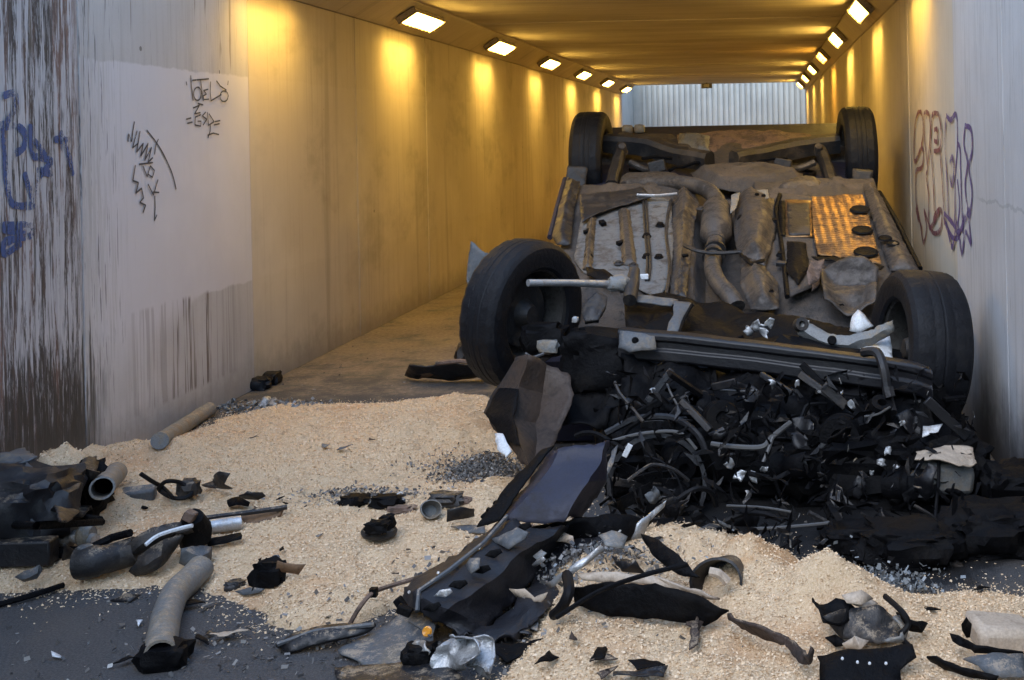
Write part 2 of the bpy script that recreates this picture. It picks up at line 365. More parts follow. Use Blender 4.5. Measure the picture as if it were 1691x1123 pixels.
def subdivided(pts, maxlen, normal=None):
    bm = bmesh.new(); vs = [bm.verts.new(p) for p in pts]; f = bm.faces.new(vs); f.normal_update()
    nrm = f.normal.copy()
    bmesh.ops.triangulate(bm, faces=bm.faces[:])
    for _ in range(7):
        es = [e for e in bm.edges if e.calc_length() > maxlen]
        if not es: break
        bmesh.ops.subdivide_edges(bm, edges=es, cuts=1); bmesh.ops.triangulate(bm, faces=[f for f in bm.faces if len(f.verts) > 3])
    if normal is not None and nrm.dot(normal) < 0: nrm = -nrm
    return bm, nrm
def segdist(p, a, b):
    d = b - a; L = d.length_squared
    t = 0 if L == 0 else max(0, min(1, (p - a).dot(d) / L)); return (p - (a + d * t)).length
def sheet(name, pts, mat, parent=None, off=None, thick=.004, amp=.008, freq=7, maxlen=.03, dome=0, domew=.05, crease=0.0, seed=0, normal=(0, 0, 1), fn=None, ang=55, jag=.005):
    pts = [Vector(p) for p in pts]
    bm, nrm = subdivided(pts, maxlen, Vector(normal)); sv = Vector((seed * 2.3, seed * 5.1, seed * .7)); k = len(pts)
    for v in bm.verts:
        p = v.co.copy(); d = 0.0
        if dome or jag:
            q = min(segdist(p, pts[i], pts[(i + 1) % k]) for i in range(k))
        if dome:
            t = min(1, q / domew); d += dome * (t * t * (3 - 2 * t))
        if jag and q < 1e-4: v.co += noise.noise_vector(p * 37 + sv) * jag
        d += amp * noise.noise(p * freq + sv) + amp * .4 * noise.noise(p * freq * 3.1 + sv)
        if crease: d += crease * (abs(noise.noise(p * freq * .8 + sv * 2)) - .25) * 2
        if fn: d += fn(p)
        v.co += nrm * d
    o2 = Vector((0, 0, 0))
    if parent is None:
        xs = [v.co.x for v in bm.verts]; ys = [v.co.y for v in bm.verts]; zs = [v.co.z for v in bm.verts]
        o2 = Vector(((min(xs) + max(xs)) / 2, (min(ys) + max(ys)) / 2, min(zs)))
    elif off is not None: o2 = Vector(off)
    for v in bm.verts: v.co -= o2
    me = bpy.data.meshes.new(name); bm.normal_update(); bm.to_mesh(me); bm.free(); finish(me, True, ang); me.materials.append(M[mat])
    ob = bpy.data.objects.new(name, me); COL.objects.link(ob)
    if parent is None: ob.location = o2
    else: ob.parent = parent
    if thick:
        s = ob.modifiers.new('thickness', 'SOLIDIFY'); s.thickness = thick; s.offset = 0
    return ob
def smooth_path(pts, k=6):
    pts = [Vector(p) for p in pts]; out = []
    for i in range(len(pts) - 1):
        p0, p1, p2, p3 = pts[max(i - 1, 0)], pts[i], pts[i + 1], pts[min(i + 2, len(pts) - 1)]
        for j in range(k):
            t = j / k
            out.append(.5 * ((2 * p1) + (p2 - p0) * t + (2 * p0 - 5 * p1 + 4 * p2 - p3) * t * t + (3 * p1 - p0 - 3 * p2 + p3) * t ** 3))
    out.append(pts[-1]); return out

# ------------------------------------------------------------------ ground and banks
YE = 22.9                                    # far end of the tunnel
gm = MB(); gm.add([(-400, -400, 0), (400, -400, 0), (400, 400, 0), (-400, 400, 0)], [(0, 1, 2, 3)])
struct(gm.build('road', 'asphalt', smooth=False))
for (x0, x1, y0, y1, z0, z1) in ((-60, XL - .36, -60, 60, -.05, 2.85), (XR + .36, 60, -60, 60, -.05, 2.85),
                                 (XL - .352, XR + .352, 6.6, 22.7, 2.64, 2.84), (XL - .352, XR + .352, 27.8, 60, -.05, 2.83)):
    struct(MB().box(((x0 + x1) / 2, (y0 + y1) / 2, (z0 + z1) / 2), (x1 - x0, y1 - y0, z1 - z0)).build('embankment', 'bank', smooth=False))

# ------------------------------------------------------------------ tunnel shell
ZC, ZH = 2.22, 2.06
CL, CR = XL + .25, XR - .15
def wall_panel(root, side, y0, y1, ztop, g=.004, proud=0.0):
    X = XL if side < 0 else XR; s = -1 if side < 0 else 1
    xi = X - s * proud
    mb = MB(); mb.box(((xi + X + s * .32) / 2, (y0 + y1) / 2, ztop / 2), (abs(X + s * .32 - xi), y1 - y0 - 2 * g, ztop))
    return mb.build('wall_panel', 'wall_l' if side < 0 else 'wall_r', root, (0, 0, 0), smooth=False, bevel=.003)
lw = empty('tunnel_wall', (0, 0, 0), 'long yellow-lit concrete wall on the left inside the underpass', 'wall')
rw = empty('tunnel_wall', (0, 0, 0), 'yellow-lit concrete wall inside the underpass behind the dark red graffiti', 'wall')
JL = [6.2 + 1.64 * i for i in range(11)]; JL[-1] = YE
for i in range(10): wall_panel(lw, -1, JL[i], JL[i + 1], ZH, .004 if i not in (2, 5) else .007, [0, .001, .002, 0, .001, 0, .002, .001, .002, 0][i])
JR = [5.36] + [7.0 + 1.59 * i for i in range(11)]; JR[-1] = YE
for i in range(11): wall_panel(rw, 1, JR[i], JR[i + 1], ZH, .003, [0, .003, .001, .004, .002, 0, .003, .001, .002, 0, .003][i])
for root, X, c, y0, s, m in ((lw, XL, CL, 6.2, 1, 'wall_l'), (rw, XR, CR, 5.36, -1, 'wall_r')):
    prof = [(X + s * .006, ZH + .004), (c, ZC - .002), (c, ZC + .3), (X - s * .32, ZC + .3), (X - s * .32, ZH + .004)]
    mb = MB(); mb.prism([(a, y0 + .003, z) for a, z in prof], (0, YE - y0 - .006, 0)); mb.build('haunch', m, root, (0, 0, 0), smooth=False, bevel=.008)
wl = empty('wing_wall', (0, 0, 0), 'stained grey approach wall with black scribbled tags and blue spray', 'wall')
wr = empty('wing_wall', (0, 0, 0), 'bluish grey streaked approach wall to the right of the overturned car', 'wall')
for a, b in ((-7, -2), (-2, 1.3), (1.3, 4.655), (4.655, 6.2)): wall_panel(wl, -1, a, b, 3.0, .003, .002)
for a, b in ((-7, -2), (-2, 1.3), (1.3, 4.28), (4.28, 5.36)): wall_panel(wr, 1, a, b, 3.0, .003, .004)
cl = struct(empty('ceiling', (0, 0, 0)))
ys = [6.25 + 1.3 * i for i in range(13)] + [YE]
for i in range(13):
    dz = random.uniform(0, .012)
    MB().box(((CL + CR) / 2, (ys[i] + ys[i + 1]) / 2, ZC + .15 + dz), (CR - CL - .004, ys[i + 1] - ys[i] - .012, .3)).build('ceiling_slab', 'ceil', cl, (0, 0, 0), smooth=False, bevel=.012)
tag(MB().box(((XL + XR) / 2, 6.0, 2.72), (XR - XL - .01, .38, .86)).build('portal_beam', 'ceil', smooth=False, bevel=.02), 'concrete lintel beam over the near mouth of the underpass', 'beam')

# far retaining wall beyond the exit, ribbed
rbw = empty('retaining_wall', (0, 0, 0), 'pale blue-grey ribbed retaining wall beyond the far tunnel exit', 'wall')
MB().box((-.9, 27.5, 1.5), (4.6, .3, 3.0)).build('wall_backing', 'ribbed', rbw, (0, 0, 0), smooth=False)
rib0 = None
x = -2.62
while x < 1.3:
    if rib0 is None:
        rib0 = MB().box((0, 0, 1.49), (.062, .05, 2.98)).build('rib', 'ribbed', rbw, (0, 0, 0), smooth=False); o = rib0
    else:
        o = rib0.copy(); COL.objects.link(o)
    o.location = (x, 27.325, 0); x += .124
for sx, X in ((-1, XL - .30), (1, XR + .30)):
    lab = 'pale smooth side wall at the far exit, left of the ribbed wall' if sx < 0 else 'pale smooth side wall at the far exit, right of the ribbed wall'
    tag(MB().box((X + sx * .05, 25.1, 1.5), (.22, 4.2, 3.0)).build('exit_wall', 'ribbed', smooth=False, bevel=.01), lab, 'wall')

# little box under the ceiling at the far mouth
eb = empty('ceiling_sign', D(1167, 140, 22.3), 'tiny grey pictogram box hanging under the ceiling at the far exit', 'sign')
p = eb.location
MB().box(p + Vector((0, 0, -.02)), (.2, .06, .09)).build('box', 'mid_grey', eb, p, bevel=.006)
MB().box(p + Vector((0, -.034, -.02)), (.09, .006, .05)).build('face', 'white_plastic', eb, p, smooth=False)
MB().box(p + Vector((0, 0, (ZC - p.z + .02) / 2)), (.03, .03, max(.02, ZC - p.z - .02))).build('bracket', 'dark_metal', eb, p)

# ------------------------------------------------------------------ bulkhead lamps on the haunches
LY = [6.42] + [6.15 + 2.655 * i for i in range(1, 7)]
def lamp(side, Y, first, idx):
    xm, zm = ((XL + CL) / 2 + .004, (ZH + ZC) / 2) if side < 0 else ((XR + CR) / 2 - .004, (ZH + ZC) / 2)
    a, b = (Vector((XL, 0, ZH)), Vector((CL, 0, ZC))) if side < 0 else (Vector((XR, 0, ZH)), Vector((CR, 0, ZC)))
    t = (b - a).normalized(); nn = Vector((-t.z, 0, t.x)); nn = nn if nn.z < 0 else -nn
    c = Vector((xm, Y, zm)) + nn * .004 + t * .030
    amber = (side > 0 and idx == 3) or (side < 0 and idx == 20)
    sidew = 'left' if side < 0 else 'right'
    ordn = ['first', 'nearest visible', 'second visible', 'third visible', 'fourth visible', 'fifth visible', 'farthest'][idx]
    lab = f'{ordn} glowing yellow bulkhead lamp of the {sidew} row under the tunnel ceiling'
    if amber: lab = 'deeper orange glowing bulkhead lamp, third of the right row'
    root = empty('bulkhead_lamp', c, lab, 'lamp', 'bulkhead lamps along the tunnel')
    rm = Matrix((t, Vector((0, 1, 0)), nn)).transposed()          # columns: across, along, outwards
    def P(u, v, w_): return c + t * u + Vector((0, 1, 0)) * v + nn * w_
    L, W = .78, .155
    MB().box(P(0, 0, .012), (W, L, .02), rm).build('back_plate', 'steel_frame', root, c, bevel=.003)
    for sg in (-1, 1):
        MB().box(P(0, sg * (L / 2 - .008), .036), (W, .016, .034), rm).build('end_plate', 'steel_frame', root, c, bevel=.003)
        MB().box(P(sg * (W / 2 - .008), 0, .032), (.012, L - .036, .022), rm).build('frame_rail', 'steel_frame', root, c, bevel=.003)
    MB().box(P(0, 0, .036), (W - .034, L - .044, .030), rm).build('diffuser', 'glow_amber' if amber else 'glow', root, c, bevel=.01)
    g = MB()
    for v in (-.30, -.20, -.10, 0, .10, .20, .30):
        g.tube([P(-W / 2 + .012, v, .04), P(-W / 2 + .02, v, .066), P(W / 2 - .02, v, .066), P(W / 2 - .012, v, .04)], .0028, 5)
    for u in (-.03, .03): g.tube([P(u, -L / 2 + .02, .066), P(u, L / 2 - .02, .066)], .0028, 5)
    g.build('wire_guard', 'steel_frame', root, c)
    # the lamp's own beam, thrown down the wall by its reflector
    ld = bpy.data.lights.new('lamp_beam', 'AREA'); ld.shape = 'RECTANGLE'; ld.size = .70; ld.size_y = .06; ld.spread = R(100)
    ld.energy = .95 if idx else .4; ld.color = (1, .61, .13) if not amber else (1, .45, .06)
    lo = bpy.data.objects.new('lamp_beam', ld); COL.objects.link(lo); lo.parent = root
    lp = P(-.055, 0, .085); lo.location = lp - c
    zax = Vector((.30 if side < 0 else -.30, 0, 1)).normalized(); xax = Vector((0, 1, 0)); yax = zax.cross(xax)
    lo.rotation_euler = Matrix((xax, yax, zax)).transposed().to_euler()
for i, Y in enumerate(LY):
    lamp(-1, Y, i == 0, i); lamp(1, Y, i == 0, i)

# ------------------------------------------------------------------ graffiti (flat paint on the walls)
def strokes(name, lines, X, sgn, width, mat, root, label):
    mb = MB(); off = .0052; jj = 0
    for line in lines:
        pts = [WX(px, py, X) for px, py in line]
        pts = smooth_path(pts, 4) if (len(pts) in (5, 11) or (sgn < 0 and len(pts) > 2) or width > .02) else pts
        jj += 1; xx = X + sgn * (off + .0004 * (jj % 9))
        for i in range(len(pts) - 1):
            a, b = pts[i], pts[i + 1]; t = b - a; t.x = 0
            if t.length < 1e-6: continue
            L_ = t.length; t.normalize(); nn = Vector((0, -t.z, t.y)); hw = width / 2 * (.9 + .3 * noise.noise(Vector((i * .5, len(line), X))))
            a2, b2 = a - t * hw * .6, b + t * hw * .6; x_ = xx + sgn * .00003 * i
            q = [a2 + nn * hw * .55, a2 + t * hw * .5 + nn * hw, b2 - t * hw * .5 + nn * hw, b2 + nn * hw * .55, b2 - nn * hw * .55, b2 - t * hw * .5 - nn * hw, a2 + t * hw * .5 - nn * hw, a2 - nn * hw * .55]
            mb.add([(x_, p.y, p.z) for p in q], [tuple(range(8))])
    o = mb.build(name, mat, root, (0, 0, 0), smooth=False); o['label'] = label; return o
def zl(lines, s, ox=0, oy=0): return [[(ox + a / s, oy + b / s) for a, b in l] for l in lines]
def circ(cx, cy, rx, ry): return [(cx + rx * math.cos(k * math.pi / 5), cy + ry * math.sin(k * math.pi / 5)) for k in range(11)]
tag1 = [[(903, 400), (906, 415)], [(925, 370), (928, 420), (936, 490)], circ(957, 458, 19, 32), [(932, 392), (1012, 385)], [(972, 390), (978, 440), (985, 492)],
        [(1008, 436), (986, 442), (1000, 460), (984, 468), (988, 486), (1012, 484)], [(1020, 400), (1018, 450), (1022, 492), (1072, 462)], circ(1085, 470, 20, 26),
        [(1052, 395), (1070, 420), (1100, 440)], [(1066, 345), (1066, 358)], [(1108, 396), (1106, 414)]]
tag2 = [[(938, 527), (968, 514), (944, 556), (972, 550)], [(960, 505), (985, 512)], [(903, 582), (926, 576)], [(908, 602), (932, 596)],
        [(972, 560), (946, 572), (944, 610), (972, 616), (974, 592), (958, 592)], [(996, 548), (980, 566), (1002, 582), (984, 610)], [(1004, 550), (1010, 612), (1037, 594), (1012, 556)],
        [(1040, 594), (1066, 589)], [(1040, 610), (1066, 604)], [(1022, 612), (1020, 640), (1010, 672)], [(1008, 660), (1035, 650), (1062, 657)]]
tag3 = [[(650, 595), (642, 640), (635, 690), (622, 655), (618, 690)], [(662, 640), (640, 722), (668, 700)], [(676, 642), (660, 742), (692, 700), (680, 762), (716, 700), (700, 782), (732, 720), (716, 792), (738, 770)],
        [(672, 802), (738, 794)], [(690, 810), (710, 862), (726, 810), (746, 832), (736, 866), (714, 850)], [(652, 808), (640, 882), (667, 892), (655, 942), (682, 920), (692, 966), (674, 988), (702, 1002), (690, 1036)],
        [(714, 900), (740, 952), (762, 878)], [(738, 938), (767, 940)], [(750, 958), (752, 1010), (748, 1076), (760, 1050)], [(710, 635), (760, 700), (800, 770), (835, 850), (853, 922)], [(748, 752), (754, 710), (766, 680)]]
strokes('graffiti_tag', zl(tag1, 2.956), XL, 1, .0080, 'spray_black', wl, 'upper black tag lettering')
strokes('graffiti_tag', zl(tag2, 2.956), XL, 1, .0080, 'spray_black', wl, 'black tag with equals signs')
strokes('graffiti_tag', zl(tag3, 2.956), XL, 1, .0080, 'spray_black', wl, 'tall black scribbled tag')
blue = [[(5, 600), (15, 760), (30, 920), (60, 1000), (165, 1002)], [(20, 620), (70, 615), (112, 650), (108, 720), (70, 745)], [(140, 615), (148, 750), (190, 770), (240, 790), (185, 860), (170, 960)], [(160, 690), (215, 760)],
        [(262, 680), (318, 682)], [(288, 645), (296, 735)], [(300, 690), (330, 780), (345, 850)], [(6, 468), (60, 456), (62, 525), (20, 600)], [(115, 850), (140, 940), (160, 1000)], [(180, 830), (245, 850)],
        [(10, 1100), (140, 1100), (140, 1150), (20, 1180), (15, 1240), (90, 1190)], [(10, 1120), (120, 1135)]]
strokes('graffiti_spray', zl(blue, 2.956), XL, 1, .030, 'spray_blue', wl, 'faded blue spray letters')
red = [[(700, 482), (685, 540), (681, 680), (692, 690), (712, 640), (723, 660), (716, 722), (690, 742), (690, 860), (700, 930)], [(700, 482), (716, 492), (721, 580), (712, 636)],
       [(748, 492), (726, 490), (728, 600), (741, 720), (735, 760), (746, 840), (745, 930)], [(748, 492), (753, 560), (744, 700)], [(790, 492), (762, 498), (755, 620), (765, 760), (771, 905)],
       [(790, 492), (801, 560), (796, 640), (770, 652)], [(796, 640), (801, 720), (811, 860), (816, 965)], [(772, 560), (785, 560), (784, 610), (772, 606)],
       [(695, 890), (708, 960), (722, 1046), (736, 980), (725, 908), (745, 960), (765, 1004), (796, 990), (801, 908), (775, 920), (764, 962)], [(700, 950), (690, 900), (715, 985)], [(745, 905), (750, 985), (790, 915)]]
vio = [[(822, 498), (815, 600), (825, 780), (831, 945)], [(822, 498), (841, 518), (866, 494), (871, 620), (862, 760), (860, 965)], [(838, 700), (849, 678), (856, 740), (846, 800), (838, 760)],
       [(871, 620), (882, 642), (886, 760), (891, 900), (896, 1000)], [(905, 542), (899, 620), (915, 700), (905, 800), (916, 900), (931, 1045)], [(905, 542), (931, 560), (936, 650), (921, 720), (936, 830), (925, 935)],
       [(812, 935), (831, 1000), (851, 1066), (871, 960), (891, 1096), (906, 1000), (931, 1052)], [(815, 920), (850, 960), (880, 1000), (925, 900)], [(820, 960), (845, 1020), (875, 1020), (900, 930)], [(870, 780), (880, 880), (872, 960)]]
strokes('graffiti_lettering', zl(red, 2.612, 1250), XR, -1, .028, 'spray_red', rw, 'dark red bubble letters')
strokes('graffiti_lettering', zl(vio, 2.612, 1250), XR, -1, .028, 'spray_violet', wr, 'violet bubble letters')
# ------------------------------------------------------------------ the overturned car
MC = Matrix.Translation((-.215, 7.1, 1.10)) @ Matrix.Rotation(R(2.3), 4, 'Z') @ Matrix.Rotation(R(17.6), 4, 'X')
MCI = MC.inverted()
car = empty('overturned_car', (0, 0, 0), 'wrecked car lying upside down on its roof with its muddy underside showing', 'car')
car.matrix_world = MC
def loc(p): return MCI @ Vector(p)
def PC(px, py, zc=.1):               # on the car's own underside plane
    o = MCI @ CAMP; d = MCI.to_3x3() @ ray(px, py); return o + d * ((zc - o.z) / d.z)
def cbuild(mb, name=None, mat=None, parent=None, world=True, **k):
    if world: mb.v = [MCI @ p for p in mb.v]
    return mb.build(name, mat, parent or car, (0, 0, 0), **k)
def csheet(name, pts, mat, parent=None, **k):        # pts in the world
    k.setdefault('normal', MCI.to_3x3() @ Vector((0, -1, .6)))
    return sheet(name, [loc(p) for p in pts], mat, parent or car, (0, 0, 0), **k)
def psheet(name, px, mat, zc=.1, **k):               # pts on the underside plane; (px, py) or (px, py, z)
    return sheet(name, [PC(*(q if len(q) > 2 else (*q, zc))) for q in px], mat, k.pop('parent', None) or car, (0, 0, 0), **k)
def ptube(px, zc=.1): return [PC(*(q if len(q) > 2 else (*q, zc))) for q in px]

# body shell: sections from the tail to the crushed nose
mb = MB(); secs = []
for y in np.linspace(.80, -2.35, 22):
    lim = -(1.10 + .302 * y) / .953 + .012
    wid = 1.0 - (.06 if y > .5 else 0) - max(0, -y - 2.0) * .1
    ring = [(-.79, -.03), (-.835, -.10), (-.845, -.33), (-.80, -.60), (-.70, -.86), (-.56, -1.12), (.56, -1.12), (.70, -.86), (.80, -.60), (.845, -.33), (.835, -.10), (.79, -.03)]
    for i, (a, c) in enumerate(ring):
        nz = noise.noise(Vector((a * 2, y * 2.2, c * 3))) * .02
        mb.v.append(Vector((a * wid + nz, y, max(c, lim) + nz * .5)))
    secs.append(len(ring))
k = 12
for i in range(21):
    for j in range(k):
        a, b = i * k + j, i * k + (j + 1) % k; mb.f.append((a, b, b + k, a + k))
mb.f.append(tuple(range(k))[::-1]); mb.f.append(tuple(21 * k + j for j in range(k)))
cbuild(mb, 'body_shell', 'paint', world=False)

# floor pan with tunnel, ribs, dents
def sm(t): t = max(0, min(1, t)); return t * t * (3 - 2 * t)
def pan_z(x, y):
    prof = [(.80, -.07), (.45, -.02), (.25, .02), (-.05, -.05), (-.25, -.05), (-.46, -.02), (-.60, .085), (-1.9, .085), (-2.15, .02), (-2.35, -.12)]
    z = prof[-1][1]
    for (a, za), (b, zb) in zip(prof, prof[1:]):
        if a >= y >= b: z = za + (zb - za) * sm((a - y) / (a - b)); break
    if y < -.35: z -= .10 * (1 - sm((abs(x + .01) - .10) / .07)) * sm((-.35 - y) / .15)
    for cx in (-.62, -.40, .40, .60): z += .012 * (1 - sm((abs(x - cx) - .022) / .012)) * sm((-.45 - y) / .1)
    z += .010 * math.sin(y * 26) * (sm((abs(x) - .2) / .05)) * .35
    return z + .010 * noise.noise(Vector((x * 4, y * 4, 3))) + .006 * noise.noise(Vector((x * 13, y * 13, 9)))
nx, ny = 90, 170; mb = MB(); xs = np.linspace(-.79, .79, nx); yy_ = np.linspace(.80, -2.35, ny)
mb.v = [Vector((a, b, pan_z(a, b))) for b in yy_ for a in xs]
mb.f = [(j * nx + i, (j + 1) * nx + i, (j + 1) * nx + i + 1, j * nx + i + 1) for j in range(ny - 1) for i in range(nx - 1)]
cbuild(mb, 'floor_pan', 'pan_brown', world=False)

# the two floor halves, inner rails, heat shields and closing plates, traced on the underside plane
o = psheet('floor_panel', [(962, 345), (1062, 322), (1108, 330), (1112, 400), (1108, 470), (1085, 492), (1040, 470), (965, 452), (948, 430)], 'pan_grey', .100, amp=.006, dome=.006, domew=.04, maxlen=.04, seed=1); o['label'] = 'light grey floor half'
for k_, (a, b, c, d) in enumerate((((1021, 348), (1040, 348), (1052, 440), (1028, 440)), ((972, 352), (985, 350), (978, 448), (962, 446)))):
    psheet('floor_rail', [a, b, c, d], 'shield', .108, amp=.003, dome=.022, domew=.02, maxlen=.02, seed=3 + k_)
mb = MB()
for s_ in (0, 5): mb.tube(smooth_path(ptube([(1062 + s_, 330), (1065 + s_, 380), (1069 + s_, 430), (1066 + s_, 462)], .118)), .006, 6)
cbuild(mb, 'brake_line', 'dark_metal', world=False)
for q in ((974, 382), (1068, 390), (1068, 424), (972, 424), (1090, 372), (1088, 425), (1280, 365), (1290, 420), (1225, 360)):
    c = PC(*q, .112); cbuild(MB().lathe([(.0, .012), (.016, .012), (.018, .004), (.022, .0), (.024, -.006)], c, (0, 0, 1), 12), 'floor_plug', 'grime', world=False)
psheet('closing_plate', [(957, 322), (1062, 310), (1076, 326), (1010, 345), (960, 366)], 'dark_metal', .128, amp=.008, crease=.006, thick=.006, maxlen=.03, seed=5)
for k_, poly in enumerate(([(1112, 318), (1140, 312), (1154, 335), (1146, 375), (1140, 420), (1136, 470), (1128, 496), (1106, 488), (1112, 420), (1110, 370)],
                           [(1218, 322), (1245, 314), (1278, 330), (1284, 370), (1272, 420), (1262, 440), (1220, 425), (1212, 385), (1214, 345)],
                           [(1225, 426), (1262, 440), (1285, 470), (1286, 510), (1240, 510), (1222, 470)])):
    psheet('heat_shield', poly, 'shield', .098, amp=.010, crease=.010, dome=.055, domew=.07, maxlen=.02, seed=8 + k_)
psheet('shield_edge', [(1212, 412), (1226, 418), (1240, 432), (1264, 428), (1262, 433), (1240, 438), (1224, 425)], 'grime', .15, amp=.003, maxlen=.02, seed=12)
psheet('fuel_tank', [(1140, 287), (1190, 278), (1270, 278), (1325, 290), (1330, 302), (1285, 312), (1230, 318), (1178, 312), (1150, 302)], 'pan_brown', .035, amp=.008, crease=.010, dome=.06, domew=.07, maxlen=.03, seed=14)
psheet('fuel_tank_lobe', [(1278, 312), (1310, 300), (1350, 298), (1368, 310), (1362, 318), (1300, 322), (1274, 324)], 'shield', .06, amp=.006, dome=.05, domew=.06, maxlen=.03, seed=15)
for p_ in (((1240, 314), (1268, 314), (1270, 328), (1240, 330)), ((1208, 322), (1222, 318), (1216, 345), (1206, 352))):
    psheet('support_bracket', list(p_), 'mid_grey', .14, amp=.003, maxlen=.03)
for q in ((1250, 322), (1261, 324)): cbuild(MB().lathe([(.0, .01), (.009, .01), (.012, .0)], PC(*q, .15), (0, 0, 1), 8), 'bolt', 'grime', world=False)
# right half: framed opening, copper shield with holes and torn lip
psheet('floor_panel', [(1285, 318), (1345, 326), (1350, 425), (1352, 470), (1300, 492), (1290, 440), (1284, 380)], 'pan_brown', .103, amp=.006, dome=.01, domew=.04, maxlen=.04, seed=17)
fr = psheet('access_frame', [(1296, 330), (1340, 332), (1342, 392), (1298, 392)], 'copper', .118, amp=.001, maxlen=.05, thick=.006)
psheet('dark_opening', [(1300, 336), (1336, 337), (1338, 388), (1302, 388)], 'dark_metal', .125, amp=.002, maxlen=.05, thick=.006, parent=fr)  # dark sheet inside the frame: the opening's shaded depth as plain colour
def corr(p): return .0028 * math.sin(p.y * 235) + .0012 * math.sin(p.x * 150)
cs = psheet('copper_shield', [(1340, 326), (1390, 322), (1425, 322), (1438, 372), (1455, 436), (1410, 430), (1375, 422), (1350, 420), (1343, 385)], 'copper', .128, amp=.004, maxlen=.009, fn=corr, thick=.003, seed=19)
for q, rx in (((1420, 346), .045), ((1424, 380), .045), ((1430, 416), .05), ((1462, 394), .03), ((1474, 402), .028)):
    c = PC(*q, .140); c2 = cbuild(MB().lathe([(.0, .0), (rx * .8, .001), (rx, .006), (rx * 1.15, .0)], c, (0, 0, 1), 16), 'drain_hole', 'grime', parent=cs if rx > .04 else None, world=False)
psheet('torn_lip', [(1340, 424), (1380, 424), (1420, 432), (1460, 440), (1455, 446), (1410, 438), (1375, 431), (1350, 430)], 'grime', .15, amp=.01, maxlen=.02, seed=21)
csheet('floor_panel', [D(1355, 440, 5.25), D(1400, 432, 5.3), D(1450, 446, 5.25), D(1446, 500, 5.0), D(1400, 520, 4.95), D(1360, 500, 5.0)], 'shield', amp=.02, crease=.03, maxlen=.02, dome=-.03, domew=.06, seed=22)
csheet('torn_flap', [D(1340, 430, 5.2), D(1362, 428, 5.2), D(1352, 462, 5.1), D(1336, 470, 5.05), D(1332, 450, 5.1)], 'rust', amp=.015, crease=.012, seed=23)
for k_, poly in enumerate(([(1425, 305), (1443, 300), (1468, 350), (1500, 415), (1518, 446), (1470, 446), (1450, 390), (1436, 345)],
                           [(938, 292), (958, 300), (948, 345), (942, 405), (920, 405), (912, 390), (925, 335)])):
    psheet('sill', poly, 'shield' if k_ == 0 else 'dark_metal', .110, amp=.008, crease=.006, dome=.03, domew=.05, maxlen=.03, seed=25 + k_)
mb = MB(); mb.tube(smooth_path(ptube([(1452, 318), (1480, 365), (1503, 412), (1519, 444)], .06)), .014, 7); cbuild(mb, 'sill_seam', 'grime', world=False)
mb = MB(); mb.tube(smooth_path(ptube([(933, 296), (921, 340), (908, 392)], .05)), .014, 7); cbuild(mb, 'sill_seam', 'paint', world=False)

# small clutter on the underside
rg = random.Random(21)
for k_ in range(26):
    px, py = rg.uniform(968, 1440), rg.uniform(318, 492)
    if 1160 < px < 1215 and py < 500: continue
    c = PC(px, py, .118 if px < 1105 or px > 1290 else .135); sz = rg.uniform(.012, .03)
    if k_ % 2: cbuild(MB().box(c, (sz * 1.6, sz, sz * .7), Matrix.Rotation(rg.uniform(0, 3), 3, 'Z')), 'clip', rg.choice(['grime', 'dark_metal', 'exhaust']), world=False, bevel=.003)
    else: cbuild(MB().lathe([(0, .01), (sz * .5, .01), (sz * .6, .004), (sz, 0)], c, (0, 0, 1), 10), 'grommet', rg.choice(['grime', 'dark_metal']), world=False)
for k_, pts_ in enumerate(([(1288, 322), (1282, 350), (1290, 400), (1296, 450), (1300, 490)], [(1108, 330), (1100, 380), (1106, 440), (1100, 488)], [(1344, 330), (1346, 380), (1352, 424)])):
    cbuild(MB().tube(smooth_path(ptube(pts_, .112)), .008 if k_ else .012, 6), 'pipe', ('grime', 'dark_metal', 'grime')[k_], world=False)
for k_, poly in enumerate(([(1300, 400), (1330, 402), (1336, 440), (1318, 470), (1300, 450)], [(1345, 440), (1352, 425), (1362, 440), (1352, 470), (1340, 480)], [(1120, 440), (1138, 436), (1134, 492), (1118, 488)], [(1286, 330), (1296, 332), (1297, 390), (1288, 388)], [(968, 440), (1000, 446), (1030, 470), (1000, 468), (970, 456)])):
    psheet('seam_plate', poly, ('grime', 'rust', 'dark_metal', 'grime', 'grime')[k_], .125, amp=.006, crease=.008, dome=.012, domew=.03, maxlen=.02, seed=70 + k_)

# exhaust
ex = MB(); ex.tube(smooth_path(ptube([(1040, 305, .06), (1075, 303, .08), (1110, 302, .10), (1150, 307, .12), (1176, 320, .11), (1184, 336, .10)])), [.042] * 31, 14)
exo_f = MB(); exo_f.tube(smooth_path(ptube([(1182, 395, .09), (1178, 420, .09), (1177, 446, .09), (1188, 470, .10), (1206, 490, .10), (1216, 508, .08)])), .040, 14)
exo = cbuild(ex, 'exhaust_pipe', 'exhaust', world=False); cbuild(exo_f, 'front_pipe', 'exhaust', exo, world=False)
a, b = PC(1184, 330, .09), PC(1182, 400, .09); d = b - a
cbuild(MB().tube([a, a + d * .2, a + d * .28, a + d * .86, a + d * .92, b], [.044, .055, .075, .078, .052, .042], 18), 'catalytic_converter', 'exhaust', exo, world=False)
for t_ in ((1181, 414), (1178, 424)):
    c = PC(*t_, .09); cbuild(MB().tube([c + d.normalized() * .01, c - d.normalized() * .01], .052, 14), 'pipe_clamp', 'dark_metal', exo, world=False)
mb = MB(); mb.tube(smooth_path(ptube([(1130, 405, .14), (1150, 414, .15), (1180, 418, .14), (1225, 416, .15)])), .009, 7); cbuild(mb, 'hanger_rod', 'dark_metal', exo, world=False)
cbuild(MB().tube(smooth_path(ptube([(1052, 322, .14), (1085, 323, .14), (1118, 320, .14)])), .008, 7), 'handbrake_cable', 'pale_metal', world=False)
